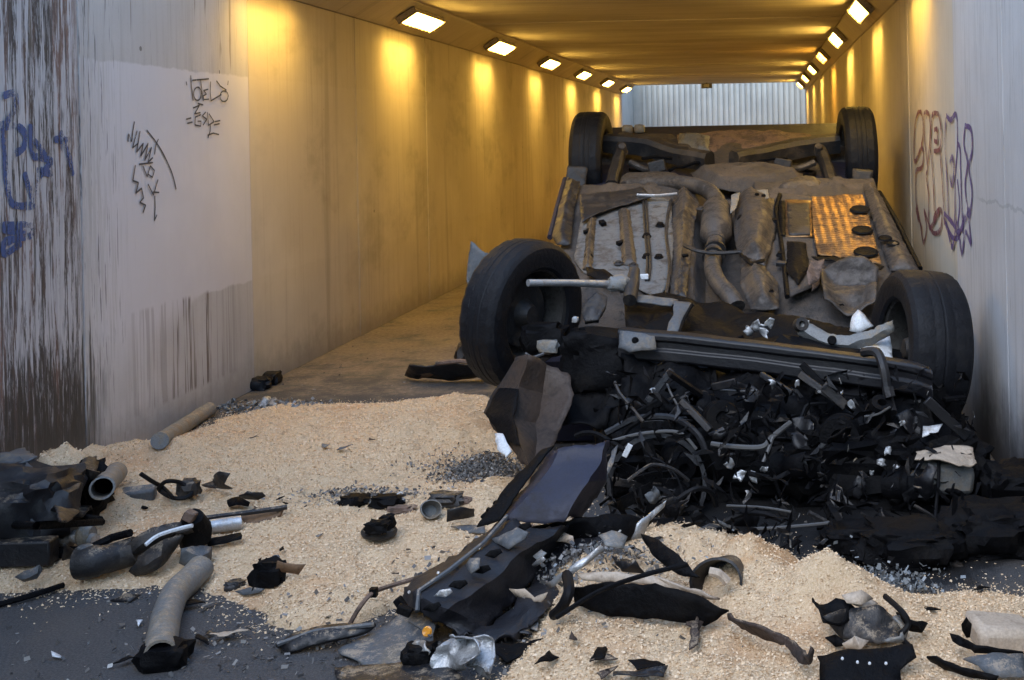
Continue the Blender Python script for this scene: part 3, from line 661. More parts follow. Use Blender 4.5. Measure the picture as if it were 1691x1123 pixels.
cbuild(MB().blob(PC(1075, 300, .05), (.16, .07, .045), 3, .12, 2, 4), 'rear_silencer', 'exhaust', exo, world=False)

# tail: rear floor, spare wheel well, bumper edge, twist beam
csheet('rear_floor', [D(1018, 222, 7.75), D(1120, 224, 7.7), D(1122, 262, 7.45), D(1060, 262, 7.4), D(1012, 240, 7.5)], 'pan_brown', amp=.015, crease=.012, dome=.03, seed=30)
csheet('spare_wheel_well', [D(1118, 222, 7.6), D(1180, 218, 7.62), D(1270, 217, 7.62), D(1338, 222, 7.6), D(1345, 240, 7.45), D(1290, 252, 7.3), D(1210, 266, 7.2), D(1168, 266, 7.2), D(1122, 250, 7.4)], 'rust', amp=.012, crease=.012, dome=.04, domew=.08, maxlen=.025, seed=31)
csheet('well_patch', [D(1122, 221, 7.52), D(1150, 223, 7.5), D(1178, 225, 7.5), D(1178, 260, 7.2), D(1150, 254, 7.25), D(1120, 244, 7.4)], 'pan_grey', amp=.016, crease=.014, dome=.03, seed=32)
csheet('rear_bumper', [D(1085, 217, 7.84), D(1140, 213, 7.86), D(1260, 212, 7.86), D(1335, 217, 7.84), D(1380, 226, 7.8), D(1380, 236, 7.78), D(1300, 224, 7.8), D(1140, 222, 7.8)], 'black_plastic', thick=.012, amp=.004, seed=33)
for q in ((1036, 214), (1056, 213)): cbuild(MB().blob(D(q[0], q[1], 7.7), (.035, .03, .03), 2, .1, 2, q[0]), 'bumper_stub', 'mid_grey')
def arm(pts, w_, h_, name, mat, seed):
    mb = MB(); ps = [loc(p) for p in smooth_path(pts, 6)]; k = len(ps)
    for i, p in enumerate(ps):
        t = (ps[min(i + 1, k - 1)] - ps[max(0, i - 1)]).normalized(); u = Vector((0, 0, 1)); s_ = t.cross(u).normalized(); u = s_.cross(t)
        for a_, b_ in ((-1, -1), (1, -1), (1, .55), (.55, 1), (-.55, 1), (-1, .55)): mb.v.append(p + s_ * w_ * a_ * .5 + u * h_ * b_ * .5)
    n6 = 6
    for i in range(k - 1):
        for j in range(n6): a_, b_ = i * n6 + j, i * n6 + (j + 1) % n6; mb.f.append((a_, b_, b_ + n6, a_ + n6))
    mb.f.append(tuple(range(6))[::-1]); mb.f.append(tuple((k - 1) * 6 + j for j in range(6)))
    return mb.build(name, mat, car, (0, 0, 0), jitter=.006, seed=seed)
arm([D(1000, 236, 7.15), D(1060, 240, 7.1), D(1120, 256, 6.98), D(1172, 266, 6.85)], .09, .10, 'rear_axle_arm', 'dark_metal', 1)
arm([D(1385, 236, 7.15), D(1320, 243, 7.1), D(1260, 256, 6.98), D(1212, 264, 6.85)], .09, .10, 'rear_axle_arm', 'dark_metal', 2)
arm([D(1026, 244, 7.0), D(1020, 268, 6.85), D(1010, 306, 6.6)], .06, .07, 'trailing_arm', 'dark_metal', 3)
arm([D(1355, 248, 7.0), D(1366, 275, 6.85), D(1378, 318, 6.6)], .06, .07, 'trailing_arm', 'dark_metal', 4)
for sx in (0, 1):
    a = D(1040, 268, 6.95) if sx == 0 else D(1345, 268, 6.95); b = D(1098, 275, 6.9) if sx == 0 else D(1285, 272, 6.9)
    cbuild(MB().tube(smooth_path([a, (a + b) / 2 + Vector((0, 0, -.03)), b]), .02, 8), 'brake_pipe', 'shield')
    c = D(1085, 275, 6.85) if sx == 0 else D(1292, 272, 6.85)
    cbuild(MB().box(c, (.10, .05, .07), Matrix.Rotation(.2 if sx else -.2, 3, 'Y')), 'spring_seat', 'dark_metal', bevel=.008)
    c = D(1028, 246, 6.95) if sx == 0 else D(1352, 246, 6.95)
    cbuild(MB().lathe([(0, .03), (.02, .03), (.024, .02), (.024, -.02), (.03, -.03), (0, -.04)], c, (0, -.8, .6), 12), 'bushing', 'shield')
    pts = []
    c0 = D(1050, 285, 6.95) if sx == 0 else D(1330, 285, 6.95)
    for i in range(60): t = i / 60; pts.append(c0 + Vector((math.cos(t * 28) * .055, math.sin(t * 28) * .055, -.20 + t * .22)))
    cbuild(MB().tube(pts, .010, 6), 'coil_spring', 'grime')
    c = D(952, 300, 6.72) if sx == 0 else D(1424, 305, 6.72)
    csheet('arch_tab', [c + Vector(q) for q in ((-.05, 0, .09), (.06, 0, .08), (.05, -.02, -.05), (.0, -.03, -.10), (-.06, -.02, -.06))], 'dark_metal', amp=.012, crease=.01, thick=.008, seed=40 + sx)
for k_, (pa, pb) in enumerate((((1105, 282), (1128, 276)), ((1128, 276), (1165, 268)), ((1215, 268), (1270, 280)), ((1060, 262), (1110, 262)), ((1250, 268), (1300, 262)))):
    cbuild(MB().tube([D(*pa, 6.85), D((pa[0] + pb[0]) / 2, (pa[1] + pb[1]) / 2 - 3, 6.83), D(*pb, 6.85)], .010, 6), 'pipe', 'grime')

# wheels
def wheel(c, inner, Rr=.297, W=.205, seed=0, steer=True):
    ax = (MCI.to_3x3() @ Vector(inner)).normalized(); c = loc(c)
    wh = bpy.data.objects.new('wheel', None); COL.objects.link(wh); wh.parent = car; wh.empty_display_size = .1
    h = W / 2; n = 84
    prof = [(.185, h * .86), (.196, h * .96), (.215, h), (.25, h * 1.06), (.272, h * 1.02), (Rr - .010, h * .90), (Rr - .002, h * .74), (Rr, h * .40), (Rr - .0015, h * .36), (Rr - .0015, h * .32), (Rr + .001, h * .27),
            (Rr + .001, h * .05), (Rr - .0015, h * .02), (Rr - .0015, -h * .02), (Rr + .001, -h * .05)]
    prof = prof + [(r, -a) for r, a in reversed(prof[:-4])]
    mb = MB(); mb.lathe(prof, c, ax, n)
    for i, (r, a) in enumerate(prof):          # cut tread blocks into the shoulder rows
        if abs(a) > h * .38 and r > Rr - .012:
            for j in range(n):
                if j % 3 == 0: v = mb.v[i * n + j]; q = v - c - ax * a; v -= q.normalized() * .004
    mb.build('tyre', 'rubber', wh, (0, 0, 0), ang=24)
    rim = MB(); rim.lathe([(.186, h * .84), (.198, h * .90), (.196, h * .80), (.178, h * .72), (.172, h * .2), (.165, -h * .45), (.14, -h * .55), (.07, -h * .45), (.045, -h * .40), (.0, -h * .40)], c, ax, 40)
    rim.build('rim', 'rim', wh, (0, 0, 0))
    MB().lathe([(.0, h * .55), (.035, h * .55), (.05, h * .25), (.06, h * .02), (.13, h * .02), (.13, -h * .12), (.05, -h * .14), (.0, -h * .14)], c, ax, 36).build('brake_disc', 'dark_metal', wh, (0, 0, 0))
    for q in range(3):
        cc = c + ax * (-h * .2)
    return wh
cy = .03
wheel(MC @ Vector((-.775, .02, 0)), Vector((1, -.03, 0)), W=.178, seed=1)
wheel(MC @ Vector((.775, .02, 0)), Vector((-1, -.05, 0)), W=.178, seed=2)
fl = D(864, 518, 4.82); frt = D(1517, 577, 4.62)
wheel(fl, Vector((.88, -.47, -.10)), W=.165, seed=3)
wheel(frt, Vector((-.97, -.20, .10)), Rr=.30, W=.225, seed=4)

# ---- front axle and crushed engine bay
cbuild(MB().tube([D(872, 467, 4.62), D(940, 467, 4.75), D(1020, 470, 4.95)], [.014, .014, .018], 10), 'drive_shaft', 'pale_metal')
cbuild(MB().blob(D(1022, 468, 4.92), (.045, .04, .03), 3, .25, 2, 2), 'shaft_joint', 'mid_grey')
cbuild(MB().tube([D(1048, 446, 5.0), D(1044, 470, 4.92), D(1040, 496, 4.82)], [.022, .03, .028], 12), 'mount_bush', 'dark_metal')
cbuild(MB().box(D(1064, 457, 4.98), (.035, .02, .022)), 'clip', 'white_plastic', bevel=.003)
csheet('knuckle', [D(970, 500, 4.7), D(985, 488, 4.72), D(1003, 496, 4.72), D(1000, 512, 4.68), D(988, 530, 4.62), D(966, 532, 4.62), D(962, 518, 4.66)], 'dark_metal', amp=.012, crease=.012, dome=.02, thick=.02, maxlen=.015, seed=50)
cbuild(MB().blob(D(900, 560, 4.62), (.08, .06, .06), 3, .35, 2, 6), 'brake_caliper', 'grime')
cbuild(MB().blob(D(905, 572, 4.55), (.035, .03, .025), 2, .5, 2.2, 9), 'caliper_bolt_boss', 'mid_grey')
cbuild(MB().tube(smooth_path([D(868, 584, 4.5), D(880, 590, 4.48), D(898, 584, 4.5)]), .006, 6), 'brake_hose', 'cable')
cbuild(MB().blob(D(950, 528, 4.5), (.012, .012, .012), 2, .2, 2, 1), 'bolt', 'pale_metal')
cbuild(MB().blob(D(1000, 600, 4.6), (.16, .14, .13), 4, .3, 1.6, 11), 'gearbox', 'grime')
# subframe
csheet('subframe', [D(1030, 492, 5.0), D(1100, 484, 5.1), D(1200, 506, 5.0), D(1300, 525, 4.9), D(1440, 545, 4.8), D(1460, 600, 4.55), D(1250, 580, 4.62), D(1035, 552, 4.68)], 'grime', amp=.02, crease=.03, maxlen=.03, thick=.01, seed=52)
csheet('subframe_flange', [D(1045, 486, 4.92), D(1120, 496, 4.88), D(1108, 506, 4.84), D(1046, 498, 4.86)], 'grey_plastic', amp=.006, thick=.008, seed=53)
csheet('bracket', [D(1112, 498, 4.8), D(1146, 503, 4.8), D(1134, 524, 4.72), D(1124, 550, 4.62), D(1100, 550, 4.62), D(1112, 522, 4.7)], 'grey_plastic', amp=.005, thick=.012, dome=.01, seed=54)
cbuild(MB().tube([D(1143, 503, 4.77), D(1130, 526, 4.69), D(1122, 549, 4.6)], .007, 6), 'bracket_seam', 'grime')
# bumper beam: channel section swept from left to right
path = smooth_path([D(1022, 566, 4.50), D(1100, 572, 4.45), D(1280, 592, 4.36), D(1430, 612, 4.28), D(1500, 622, 4.2), D(1538, 634, 4.12)], 5)
prof = [(.04, .052), (-.030, .052), (-.040, .044), (-.040, .026), (-.028, .020), (-.028, -.004), (-.040, -.012), (-.040, -.046), (-.030, -.054), (.04, -.054)]
mb = MB(); k = len(path)
for i, p in enumerate(path):
    for a_, b_ in prof: mb.v.append(p + Vector((0, a_, b_ + .004 * noise.noise(Vector((i * .4, b_ * 20, 0))))))
q = len(prof)
for i in range(k - 1):
    for j in range(q): a_, b_ = i * q + j, i * q + (j + 1) % q; mb.f.append((a_, a_ + q, b_ + q, b_))
mb.f.append(tuple(range(q))); mb.f.append(tuple((k - 1) * q + j for j in range(q))[::-1])
bb = cbuild(mb, 'bumper_beam', 'black_plastic', bevel=.003)
csheet('beam_end_plate', [D(1024, 546, 4.44), D(1052, 550, 4.42), D(1082, 556, 4.40), D(1084, 578, 4.38), D(1040, 582, 4.38), D(1022, 574, 4.40)], 'grey_plastic', parent=bb, amp=.004, thick=.006, seed=56)
cbuild(MB().lathe([(.0, .003), (.010, .003), (.013, 0)], D(1049, 562, 4.392), (0, -1, 0), 10), 'bolt_hole', 'grime', bb)
# right control arm, washer bottle
def arm_poly(): return [(1318, 540), (1326, 532), (1342, 538), (1368, 552), (1400, 556), (1440, 546), (1474, 530), (1476, 546), (1440, 566), (1408, 578), (1372, 576), (1344, 566), (1322, 552)]
csheet('control_arm', [D(a_, b_, 4.62 - (a_ - 1318) * .0006) for a_, b_ in arm_poly()], 'mid_grey', amp=.004, dome=.022, domew=.03, thick=.03, maxlen=.018, seed=57)
cbuild(MB().lathe([(.0, .004), (.014, .004), (.018, -.002)], D(1374, 562, 4.53), (0, -1, .2), 12), 'arm_hole', 'grime')
cbuild(MB().lathe([(.012, -.02), (.026, -.02), (.026, .02), (.012, .02)], D(1322, 536, 4.60), (.3, -1, .3), 14, True), 'arm_bush', 'dark_metal')
csheet('washer_bottle', [D(1404, 548, 4.72), D(1408, 522, 4.76), D(1416, 512, 4.78), D(1428, 520, 4.76), D(1442, 540, 4.72), D(1420, 550, 4.7)], 'white_plastic', amp=.006, dome=.03, domew=.04, thick=.01, seed=58)
csheet('washer_bottle', [D(1408, 582, 4.55), D(1440, 570, 4.6), D(1470, 556, 4.62), D(1474, 594, 4.5), D(1440, 596, 4.48)], 'white_plastic', amp=.008, dome=.02, domew=.04, thick=.01, seed=59)
# crushed bay: dark masses resting on the ground
for k_, (px, py, Y, rad, sd) in enumerate(((1130, 640, 4.55, (.25, .22, .16), 3), (1330, 690, 4.45, (.34, .26, .24), 5), (1080, 720, 4.35, (.22, .2, .18), 7), (1480, 720, 4.30, (.22, .24, .22), 8),
                                           (1240, 800, 4.15, (.30, .26, .16), 9), (1420, 830, 4.05, (.30, .26, .14), 10), (1540, 840, 3.95, (.20, .2, .12), 12), (1100, 800, 4.10, (.22, .2, .13), 13))):
    p = D(px, py, Y); p.y += .22; zz = max(p.z, rad[2] * .8)
    cbuild(MB().blob((p.x, p.y, zz), rad, 4, .26, 3.1, sd), ang=24, name=['engine_block', 'gearbox', 'radiator_pack', 'battery_tray', 'sump', 'front_panel', 'airbox', 'cylinder_head'][k_], mat='grime')
rng = random.Random(5)
for k_ in range(40):       # torn sheet-metal and plastic still hanging in the bay
    px, py = rng.uniform(1010, 1600), rng.uniform(620, 900); Y = 4.26 - (py - 620) * .0022 + rng.uniform(-.08, .16)
    c = D(px, py, Y)
    if c.z < .03: c.z = .03
    if c.x > .74: c.x = .74
    s_ = rng.uniform(.02, .065); a0 = rng.uniform(0, 6.28); ex_ = Vector((math.cos(a0), -.25, math.sin(a0))).normalized(); ey_ = Vector((-math.sin(a0), rng.uniform(-.6, .6), math.cos(a0))).normalized()
    m_ = rng.choice(['grime', 'grime', 'grime', 'black_plastic', 'black_plastic', 'dark_metal'])
    csheet('torn_bracket', [c + ex_ * s_ * a_ + ey_ * s_ * b_ * .6 for a_, b_ in ((-1, -.6), (-.2, -1), (.9, -.5), (1, .3), (.2, .5), (-.1, 1), (-.8, .6))], m_, amp=.02, crease=.03, freq=11, thick=.004, maxlen=.016, seed=100 + k_)
pts_all = []
for k_ in range(480):      # broken bits caught all over the crushed front, too many and too small to pick apart
    px, py = rng.uniform(1000, 1615), 610 + 310 * rng.random() ** .9; Y = 4.16 - (py - 620) * .0021 + rng.uniform(-.10, .14)
    p = D(px, py, Y); p.z = max(p.z, .012); p.x = min(p.x, .82); pts_all.append(p)
for nm_, mt_, lo, hi, sz in (('shredded_plastic', 'grime', 0, 300, .030), ('shredded_plastic', 'black_plastic', 300, 400, .026), ('shredded_metal', 'dark_metal', 400, 460, .020), ('shredded_metal', 'mid_grey', 460, 480, .010)):
    mb = MB()
    for p in pts_all[lo:hi]:
        s_ = sz * rng.uniform(.4, 1.5); a_ = Vector((rng.gauss(0, 1), rng.gauss(0, .6), rng.gauss(0, 1))).normalized(); b_ = a_.orthogonal().normalized() * .45; b_.rotate(Matrix.Rotation(rng.uniform(0, 6), 3, a_)); n_ = a_.cross(b_) * s_ * .35
        mb.add([p - a_ * s_ - b_ * s_ * .4, p + a_ * s_ * .9 - b_ * s_ * .5, p + a_ * s_ * 1.1 + b_ * s_ * .3 + n_, p + b_ * s_ * .6 - n_, p - a_ * s_ * .8 + b_ * s_ * .35 + n_], [(0, 1, 3), (1, 2, 3), (0, 3, 4)])
    o = cbuild(mb, nm_, mt_, smooth=False); o['kind'] = 'stuff'
cbuild(MB().lathe([(.15, -.015), (.165, -.015), (.165, .015), (.15, .015)], D(1085, 800, 4.0), (.15, -1, .25), 40, True), 'fan_shroud', 'black_plastic')
for q in range(7):
    a_ = q * .9; c_ = D(1085, 800, 4.0); e1 = Vector((math.cos(a_), .2 * math.sin(a_), math.sin(a_)))
    cbuild(MB().box(c_ + e1 * .08, (.13, .006, .04), Matrix.Rotation(-a_, 3, 'Y')), 'fan_blade', 'grime', bevel=.002)
for k_ in range(26):      # struts and brackets still bolted in the bay
    p = D(rng.uniform(1020, 1580), rng.uniform(630, 860), 4.12 + rng.uniform(-.1, .12)); p.z = max(p.z, .04); p.x = min(p.x, .76)
    rot = Matrix.Rotation(rng.uniform(-.9, .9), 3, 'Y') @ Matrix.Rotation(rng.uniform(-.6, .6), 3, 'Z')
    mb = MB().box(p, (rng.uniform(.08, .20), rng.uniform(.012, .03), rng.uniform(.015, .035)), rot)
    cbuild(mb, 'strut', rng.choice(['grime', 'black_plastic', 'black_plastic', 'dark_metal']), bevel=.003, jitter=.006, seed=k_)
for k_ in range(34):
    px, py = rng.uniform(1020, 1580), rng.uniform(640, 905); Y = 4.2 - (py - 620) * .0021 + rng.uniform(-.06, .14)
    p = D(px, py, Y); pts_ = [p]
    dv = Vector((rng.uniform(-1, 1), rng.uniform(-.3, .3), rng.uniform(-.9, .5))).normalized()
    for q in range(4):
        dv = (dv + Vector((rng.uniform(-.5, .5), rng.uniform(-.3, .3), rng.uniform(-.6, .3)))).normalized(); pts_.append(pts_[-1] + dv * rng.uniform(.03, .07))
    for q in pts_: q.z = max(q.z, .015); q.x = min(q.x, .80)
    cbuild(MB().tube(smooth_path(pts_, 4), rng.choice([.004, .004, .006, .009]), 6), rng.choice(['wire', 'wire', 'hose']), rng.choice(['wire', 'grime', 'wire', 'dark_metal']))
for k_, (px, py, Y, rr, ll, ax) in enumerate(((1190, 690, 4.12, .06, .05, (.2, -1, .2)), (1390, 720, 4.1, .075, .06, (-.2, -1, .1)), (1300, 770, 4.0, .05, .09, (.8, -.5, .2)), (1120, 760, 4.05, .045, .08, (.3, -.9, -.1)), (1450, 700, 4.08, .04, .10, (.1, -.5, .8)), (1500, 800, 3.95, .05, .08, (.9, -.4, .1)))):
    cbuild(MB().lathe([(0, -ll), (rr * .9, -ll), (rr, -ll * .8), (rr, -ll * .2), (rr * .86, -ll * .1), (rr * .86, ll * .1), (rr, ll * .2), (rr, ll * .75), (rr * .9, ll), (rr * .4, ll), (rr * .35, ll * .7), (0, ll * .7)], D(px, py, Y), ax, 22), 'pulley' if k_ < 2 else 'canister', 'grime')
def wtube(name, pts, r, mat): cbuild(MB().tube(smooth_path([D(*p) for p in pts], 6), r, 7), name, mat)
wtube('hose', [(1000, 716, 4.05), (1050, 692, 4.08), (1110, 690, 4.08), (1150, 715, 4.02), (1165, 745, 4.0)], .012, 'black_plastic')
wtube('hose', [(1005, 730, 4.0), (1060, 716, 4.0), (1120, 714, 4.0), (1150, 742, 3.98)], .006, 'cable')
wtube('hose', [(1175, 733, 3.95), (1215, 738, 3.92), (1258, 738, 3.9), (1275, 722, 3.92), (1305, 698, 3.98)], .009, 'cable')
wtube('hose', [(1276, 722, 3.91), (1268, 745, 3.88), (1258, 768, 3.85)], .006, 'cable')
wtube('hose', [(1425, 582, 4.2), (1448, 582, 4.15), (1460, 610, 4.1), (1466, 650, 4.08), (1474, 682, 4.02)], .017, 'black_plastic')
wtube('hose', [(1466, 640, 4.05), (1470, 656, 4.04)], .020, 'dark_metal')
wtube('wire', [(1428, 688, 4.02), (1450, 684, 4.0), (1470, 672, 3.98)], .004, 'cable')
wtube('wire', [(1200, 835, 3.78), (1260, 838, 3.75), (1310, 846, 3.72)], .004, 'cable')
wtube('wire', [(1180, 858, 3.72), (1215, 872, 3.68), (1280, 872, 3.68), (1385, 862, 3.7)], .0055, 'cable')
wtube('wire', [(1190, 644, 4.2), (1225, 646, 4.18), (1250, 645, 4.18)], .004, 'cable')
wtube('wire', [(1100, 630, 4.25), (1108, 650, 4.2), (1118, 668, 4.18)], .004, 'cable')
wtube('wire', [(1385, 870, 3.62), (1405, 895, 3.55), (1412, 935, 3.48), (1402, 965, 3.42)], .0055, 'cable')
wtube('wire', [(1530, 740, 3.95), (1548, 752, 3.9), (1550, 790, 3.88), (1545, 850, 3.8), (1545, 930, 3.6)], .006, 'wire')
for k_, (px, py, Y, s_, m_) in enumerate(((1252, 538, 4.62, .040, 'silver'), (1236, 546, 4.6, .03, 'silver'), (1270, 534, 4.66, .03, 'silver'), (1262, 550, 4.55, .03, 'silver'), (1330, 534, 4.6, .025, 'pale_metal'),
                                          (1275, 632, 4.1, .020, 'pale_metal'), (1316, 634, 4.1, .016, 'pale_metal'), (1352, 648, 4.08, .01, 'silver'), (1390, 648, 4.08, .01, 'silver'), (1078, 644, 4.15, .016, 'pale_metal'), (1036, 744, 3.98, .016, 'pale_metal'), (1020, 636, 4.3, .012, 'silver'),
                                          (1205, 765, 3.9, .030, 'silver'), (1222, 785, 3.86, .028, 'pale_metal'), (1245, 788, 3.85, .030, 'silver'), (1262, 774, 3.86, .022, 'silver'), (1236, 816, 3.8, .018, 'pale_metal'),
                                          (1466, 745, 3.95, .022, 'silver'), (1456, 764, 3.93, .022, 'silver'), (1440, 780, 3.92, .014, 'pale_metal'), (1490, 698, 3.98, .016, 'pale_metal'), (1405, 670, 4.0, .025, 'mid_grey'), (1480, 770, 3.92, .014, 'silver'), (1080, 818, 3.8, .04, 'grey_plastic'))):
    s_ *= .75; c = D(px, py, Y); a0 = k_ * 1.7; ex_ = Vector((math.cos(a0), -.3, math.sin(a0))); ey_ = Vector((-math.sin(a0), -.3, math.cos(a0)))
    csheet('bright_shard', [c + ex_ * s_ * a_ + ey_ * s_ * b_ for a_, b_ in ((-1, -.3), (-.3, -.8), (.6, -.4), (1, .2), (.3, .3), (0, .9), (-.7, .4))], m_, amp=.008, crease=.012, freq=30, thick=.002, maxlen=.008, jag=.003, seed=200 + k_)
def loft(name, st, mat, parent, off=None, thick=.005, amp=.006, freq=9, k=5, seed=0, jag=.006, ang=32):
    """st: rows of points; columns stay sharp creases"""
    rows = len(st); colsn = len(st[0]); mb = MB(); sv = Vector((seed * 3.1, seed * 1.7, seed)); nr = (rows - 1) * k + 1; nc = (colsn - 1) * k + 1
    cols = [[st[i // k][j].lerp(st[min(i // k + 1, rows - 1)][j], (i % k) / k) for i in range(nr)] for j in range(colsn)]
    for i in range(nr):
        for j in range(nc):
            a, t = divmod(j, k); p = cols[a][i].lerp(cols[min(a + 1, colsn - 1)][i], t / k)
            q = noise.noise_vector(p * freq + sv) * amp + noise.noise_vector(p * freq * 3 + sv) * amp * .35
            q += noise.noise_vector(p * 3 + sv) * amp
            if i in (0, nr - 1) or j in (0, nc - 1): q += noise.noise_vector(p * 45 + sv) * jag
            mb.v.append(p + q)
    mb.f = [(i * nc + j, i * nc + j + 1, (i + 1) * nc + j + 1, (i + 1) * nc + j) for i in range(nr - 1) for j in range(nc - 1)]
    o = mb.build(name, mat, parent, off, ang=ang); s_ = o.modifiers.new('thickness', 'SOLIDIFY'); s_.thickness = thick; s_.offset = 0; return o
# hanging wing panels at the left front
WING = [[(848, 596, 4.50), (872, 590, 4.38), (905, 606, 4.46), (942, 622, 4.44)], [(822, 640, 4.48), (858, 640, 4.34), (896, 650, 4.42), (946, 662, 4.36)],
        [(800, 682, 4.36), (846, 690, 4.20), (884, 700, 4.30), (926, 715, 4.24)], [(832, 728, 4.18), (860, 736, 4.06), (884, 742, 4.14), (906, 746, 4.12)], [(866, 764, 4.04), (878, 772, 3.99), (886, 774, 4.02), (892, 772, 4.02)]]
loft('crumpled_wing', [[loc(D(*p)) for p in r_] for r_ in WING], 'brown_liner', car, (0, 0, 0), amp=.016, freq=6, seed=4, jag=.008, ang=26)
csheet('wing_facet', [D(822, 640, 4.44), D(858, 642, 4.31), D(846, 690, 4.17), D(858, 736, 4.03), D(832, 728, 4.14), D(800, 682, 4.33)], 'grime', amp=.006, crease=.006, thick=.004, seed=6)
csheet('lamp_shard', [D(818, 716, 4.12), D(830, 716, 4.1), D(844, 744, 4.02), D(836, 756, 4.0), D(822, 742, 4.05)], 'white_plastic', amp=.004, thick=.008, seed=62)
csheet('wheel_arch_edge', [D(778, 398, 5.0), D(802, 418, 4.98), D(850, 420, 5.06), D(905, 425, 5.15), D(905, 490, 5.12), D(850, 490, 5.04), D(785, 480, 4.98), D(772, 470, 4.96), D(770, 455, 4.98)], 'grey_plastic', amp=.006, thick=.006, seed=63)
csheet('inner_wing', [D(950, 560, 4.75), D(1030, 552, 4.72), D(1030, 640, 4.5), D(1000, 700, 4.35), D(930, 700, 4.35), D(940, 620, 4.55)], 'grime', amp=.03, crease=.03, thick=.006, maxlen=.03, seed=64)
for k_, poly in enumerate(([(1030, 590, 4.46), (1180, 602, 4.40), (1190, 680, 4.26), (1120, 740, 4.16), (1030, 700, 4.28)], [(1170, 604, 4.42), (1340, 622, 4.34), (1360, 720, 4.18), (1260, 770, 4.10), (1180, 700, 4.24)], [(1330, 624, 4.36), (1535, 655, 4.16), (1560, 760, 4.02), (1440, 800, 3.98), (1350, 730, 4.16)])):
    csheet('torn_front_panel', [D(*q) for q in poly], 'grime', amp=.05, crease=.07, freq=6, thick=.006, maxlen=.025, jag=.02, seed=90 + k_)
# right front corner bits
cbuild(MB().box(D(1560, 788, 3.96), (.17, .12, .10), Matrix.Rotation(.25, 3, 'Z') @ Matrix.Rotation(.12, 3, 'Y')), 'bumper_foam', 'mid_grey', bevel=.02, jitter=.02)
csheet('bumper_foam_cover', [D(1512, 742, 3.98), D(1560, 735, 4.0), D(1606, 742, 3.98), D(1612, 762, 3.9), D(1585, 770, 3.86), D(1545, 766, 3.86), D(1510, 758, 3.9)], 'beige', amp=.02, crease=.025, thick=.005, maxlen=.015, seed=65)
csheet('white_sliver', [D(1525, 706, 4.05), D(1558, 700, 4.05), D(1548, 714, 4.02), D(1524, 722, 4.0)], 'white_plastic', amp=.004, seed=66)
#@@PART3
# ------------------------------------------------------------------ sawdust spread (height field) and loose stuff
TABS = {}
def vnoise(x, y, seed):
    T = TABS.get(seed)
    if T is None: T = TABS[seed] = np.random.RandomState(seed).rand(256, 256)
    xi = np.floor(x).astype(int); yi = np.floor(y).astype(int); fx = x - xi; fy = y - yi
    fx = fx * fx * (3 - 2 * fx); fy = fy * fy * (3 - 2 * fy); g = lambda a, b: T[a % 256, b % 256]
    return (g(xi, yi) * (1 - fx) + g(xi + 1, yi) * fx) * (1 - fy) + (g(xi, yi + 1) * (1 - fx) + g(xi + 1, yi + 1) * fx) * fy - .5
def fbm(x, y, s, seed, o=4, rough=.55):
    t = 0; a = 1
    for i in range(o): t = t + a * vnoise(x * s, y * s, seed + i); s *= 2.1; a *= rough
    return t
def sdist(poly, X, Y):
    inside = np.zeros(X.shape, bool); dmin = np.full(X.shape, 1e9); n = len(poly)
    for i in range(n):
        (x1, y1), (x2, y2) = poly[i], poly[(i + 1) % n]
        cond = ((y1 > Y) != (y2 > Y)) & (X < (x2 - x1) * (Y - y1) / (y2 - y1 + 1e-12) + x1); inside ^= cond
        dx, dy = x2 - x1, y2 - y1; t = np.clip(((X - x1) * dx + (Y - y1) * dy) / (dx * dx + dy * dy + 1e-12), 0, 1)
        dmin = np.minimum(dmin, np.hypot(X - x1 - t * dx, Y - y1 - t * dy))
    return np.where(inside, dmin, -dmin)
def gp(pts): return [(G(*p[:2], p[2] if len(p) > 2 else 0).x, G(*p[:2], p[2] if len(p) > 2 else 0).y) for p in pts]
SAW1 = gp([(-60, 760), (40, 745), (160, 742), (260, 724), (345, 700), (400, 682), (455, 672), (560, 670), (700, 662), (800, 655), (840, 690), (870, 740), (900, 800), (930, 860), (940, 920), (900, 1000), (760, 1010), (690, 1000), (640, 1012), (560, 1030), (470, 1022), (445, 998), (350, 985), (300, 962), (200, 968), (100, 975), (-60, 990)])
SAW2 = gp([(820, 1140), (860, 1040), (850, 980), (880, 900), (1000, 880), (1080, 872), (1160, 880), (1260, 915), (1380, 960), (1450, 990), (1550, 985), (1760, 980), (1760, 1200), (820, 1200)])
BARE = gp([(735, 790), (760, 755), (800, 742), (850, 745), (880, 775), (880, 800), (820, 795), (770, 805)])
BUMPS = []          # (x, y, height, rx, ry)
def bump_at(px, py, h, rx, ry, hz=None):
    p = G(px, py, h if hz is None else hz); BUMPS.append((p.x, p.y, h, rx, ry))
bump_at(92, 748, .25, .15, .13); bump_at(130, 755, .06, .16, .12)
bump_at(1120, 885, .06, .18, .12); bump_at(1230, 930, .075, .17, .13); bump_at(1330, 985, .045, .16, .12); bump_at(1250, 915, .03, .06, .04); bump_at(1190, 905, .025, .05, .04); bump_at(1310, 965, .015, .05, .04); bump_at(1350, 1010, .04, .08, .06); bump_at(1150, 925, .03, .05, .04); bump_at(1240, 965, .035, .06, .05); bump_at(1420, 1000, .05, .16, .12); bump_at(1280, 985, .05, .3, .2)
bump_at(800, 815, .06, .16, .12); bump_at(560, 990, .035, .25, .15); bump_at(960, 1060, .03, .2, .15); bump_at(700, 700, .03, .4, .3); bump_at(300, 740, .05, .35, .2); bump_at(1000, 985, .05, .2, .08); bump_at(980, 940, .06, .12, .08)
bump_at(230, 830, .03, .3, .2); bump_at(450, 780, .02, .4, .3)
def saw_d(X, Y):
    d = np.maximum(sdist(SAW1, X, Y), sdist(SAW2, X, Y)); d = np.minimum(d, -sdist(BARE, X, Y) + .02)
    return d + fbm(X, Y, 3.2, 11, 5, .6) * .11
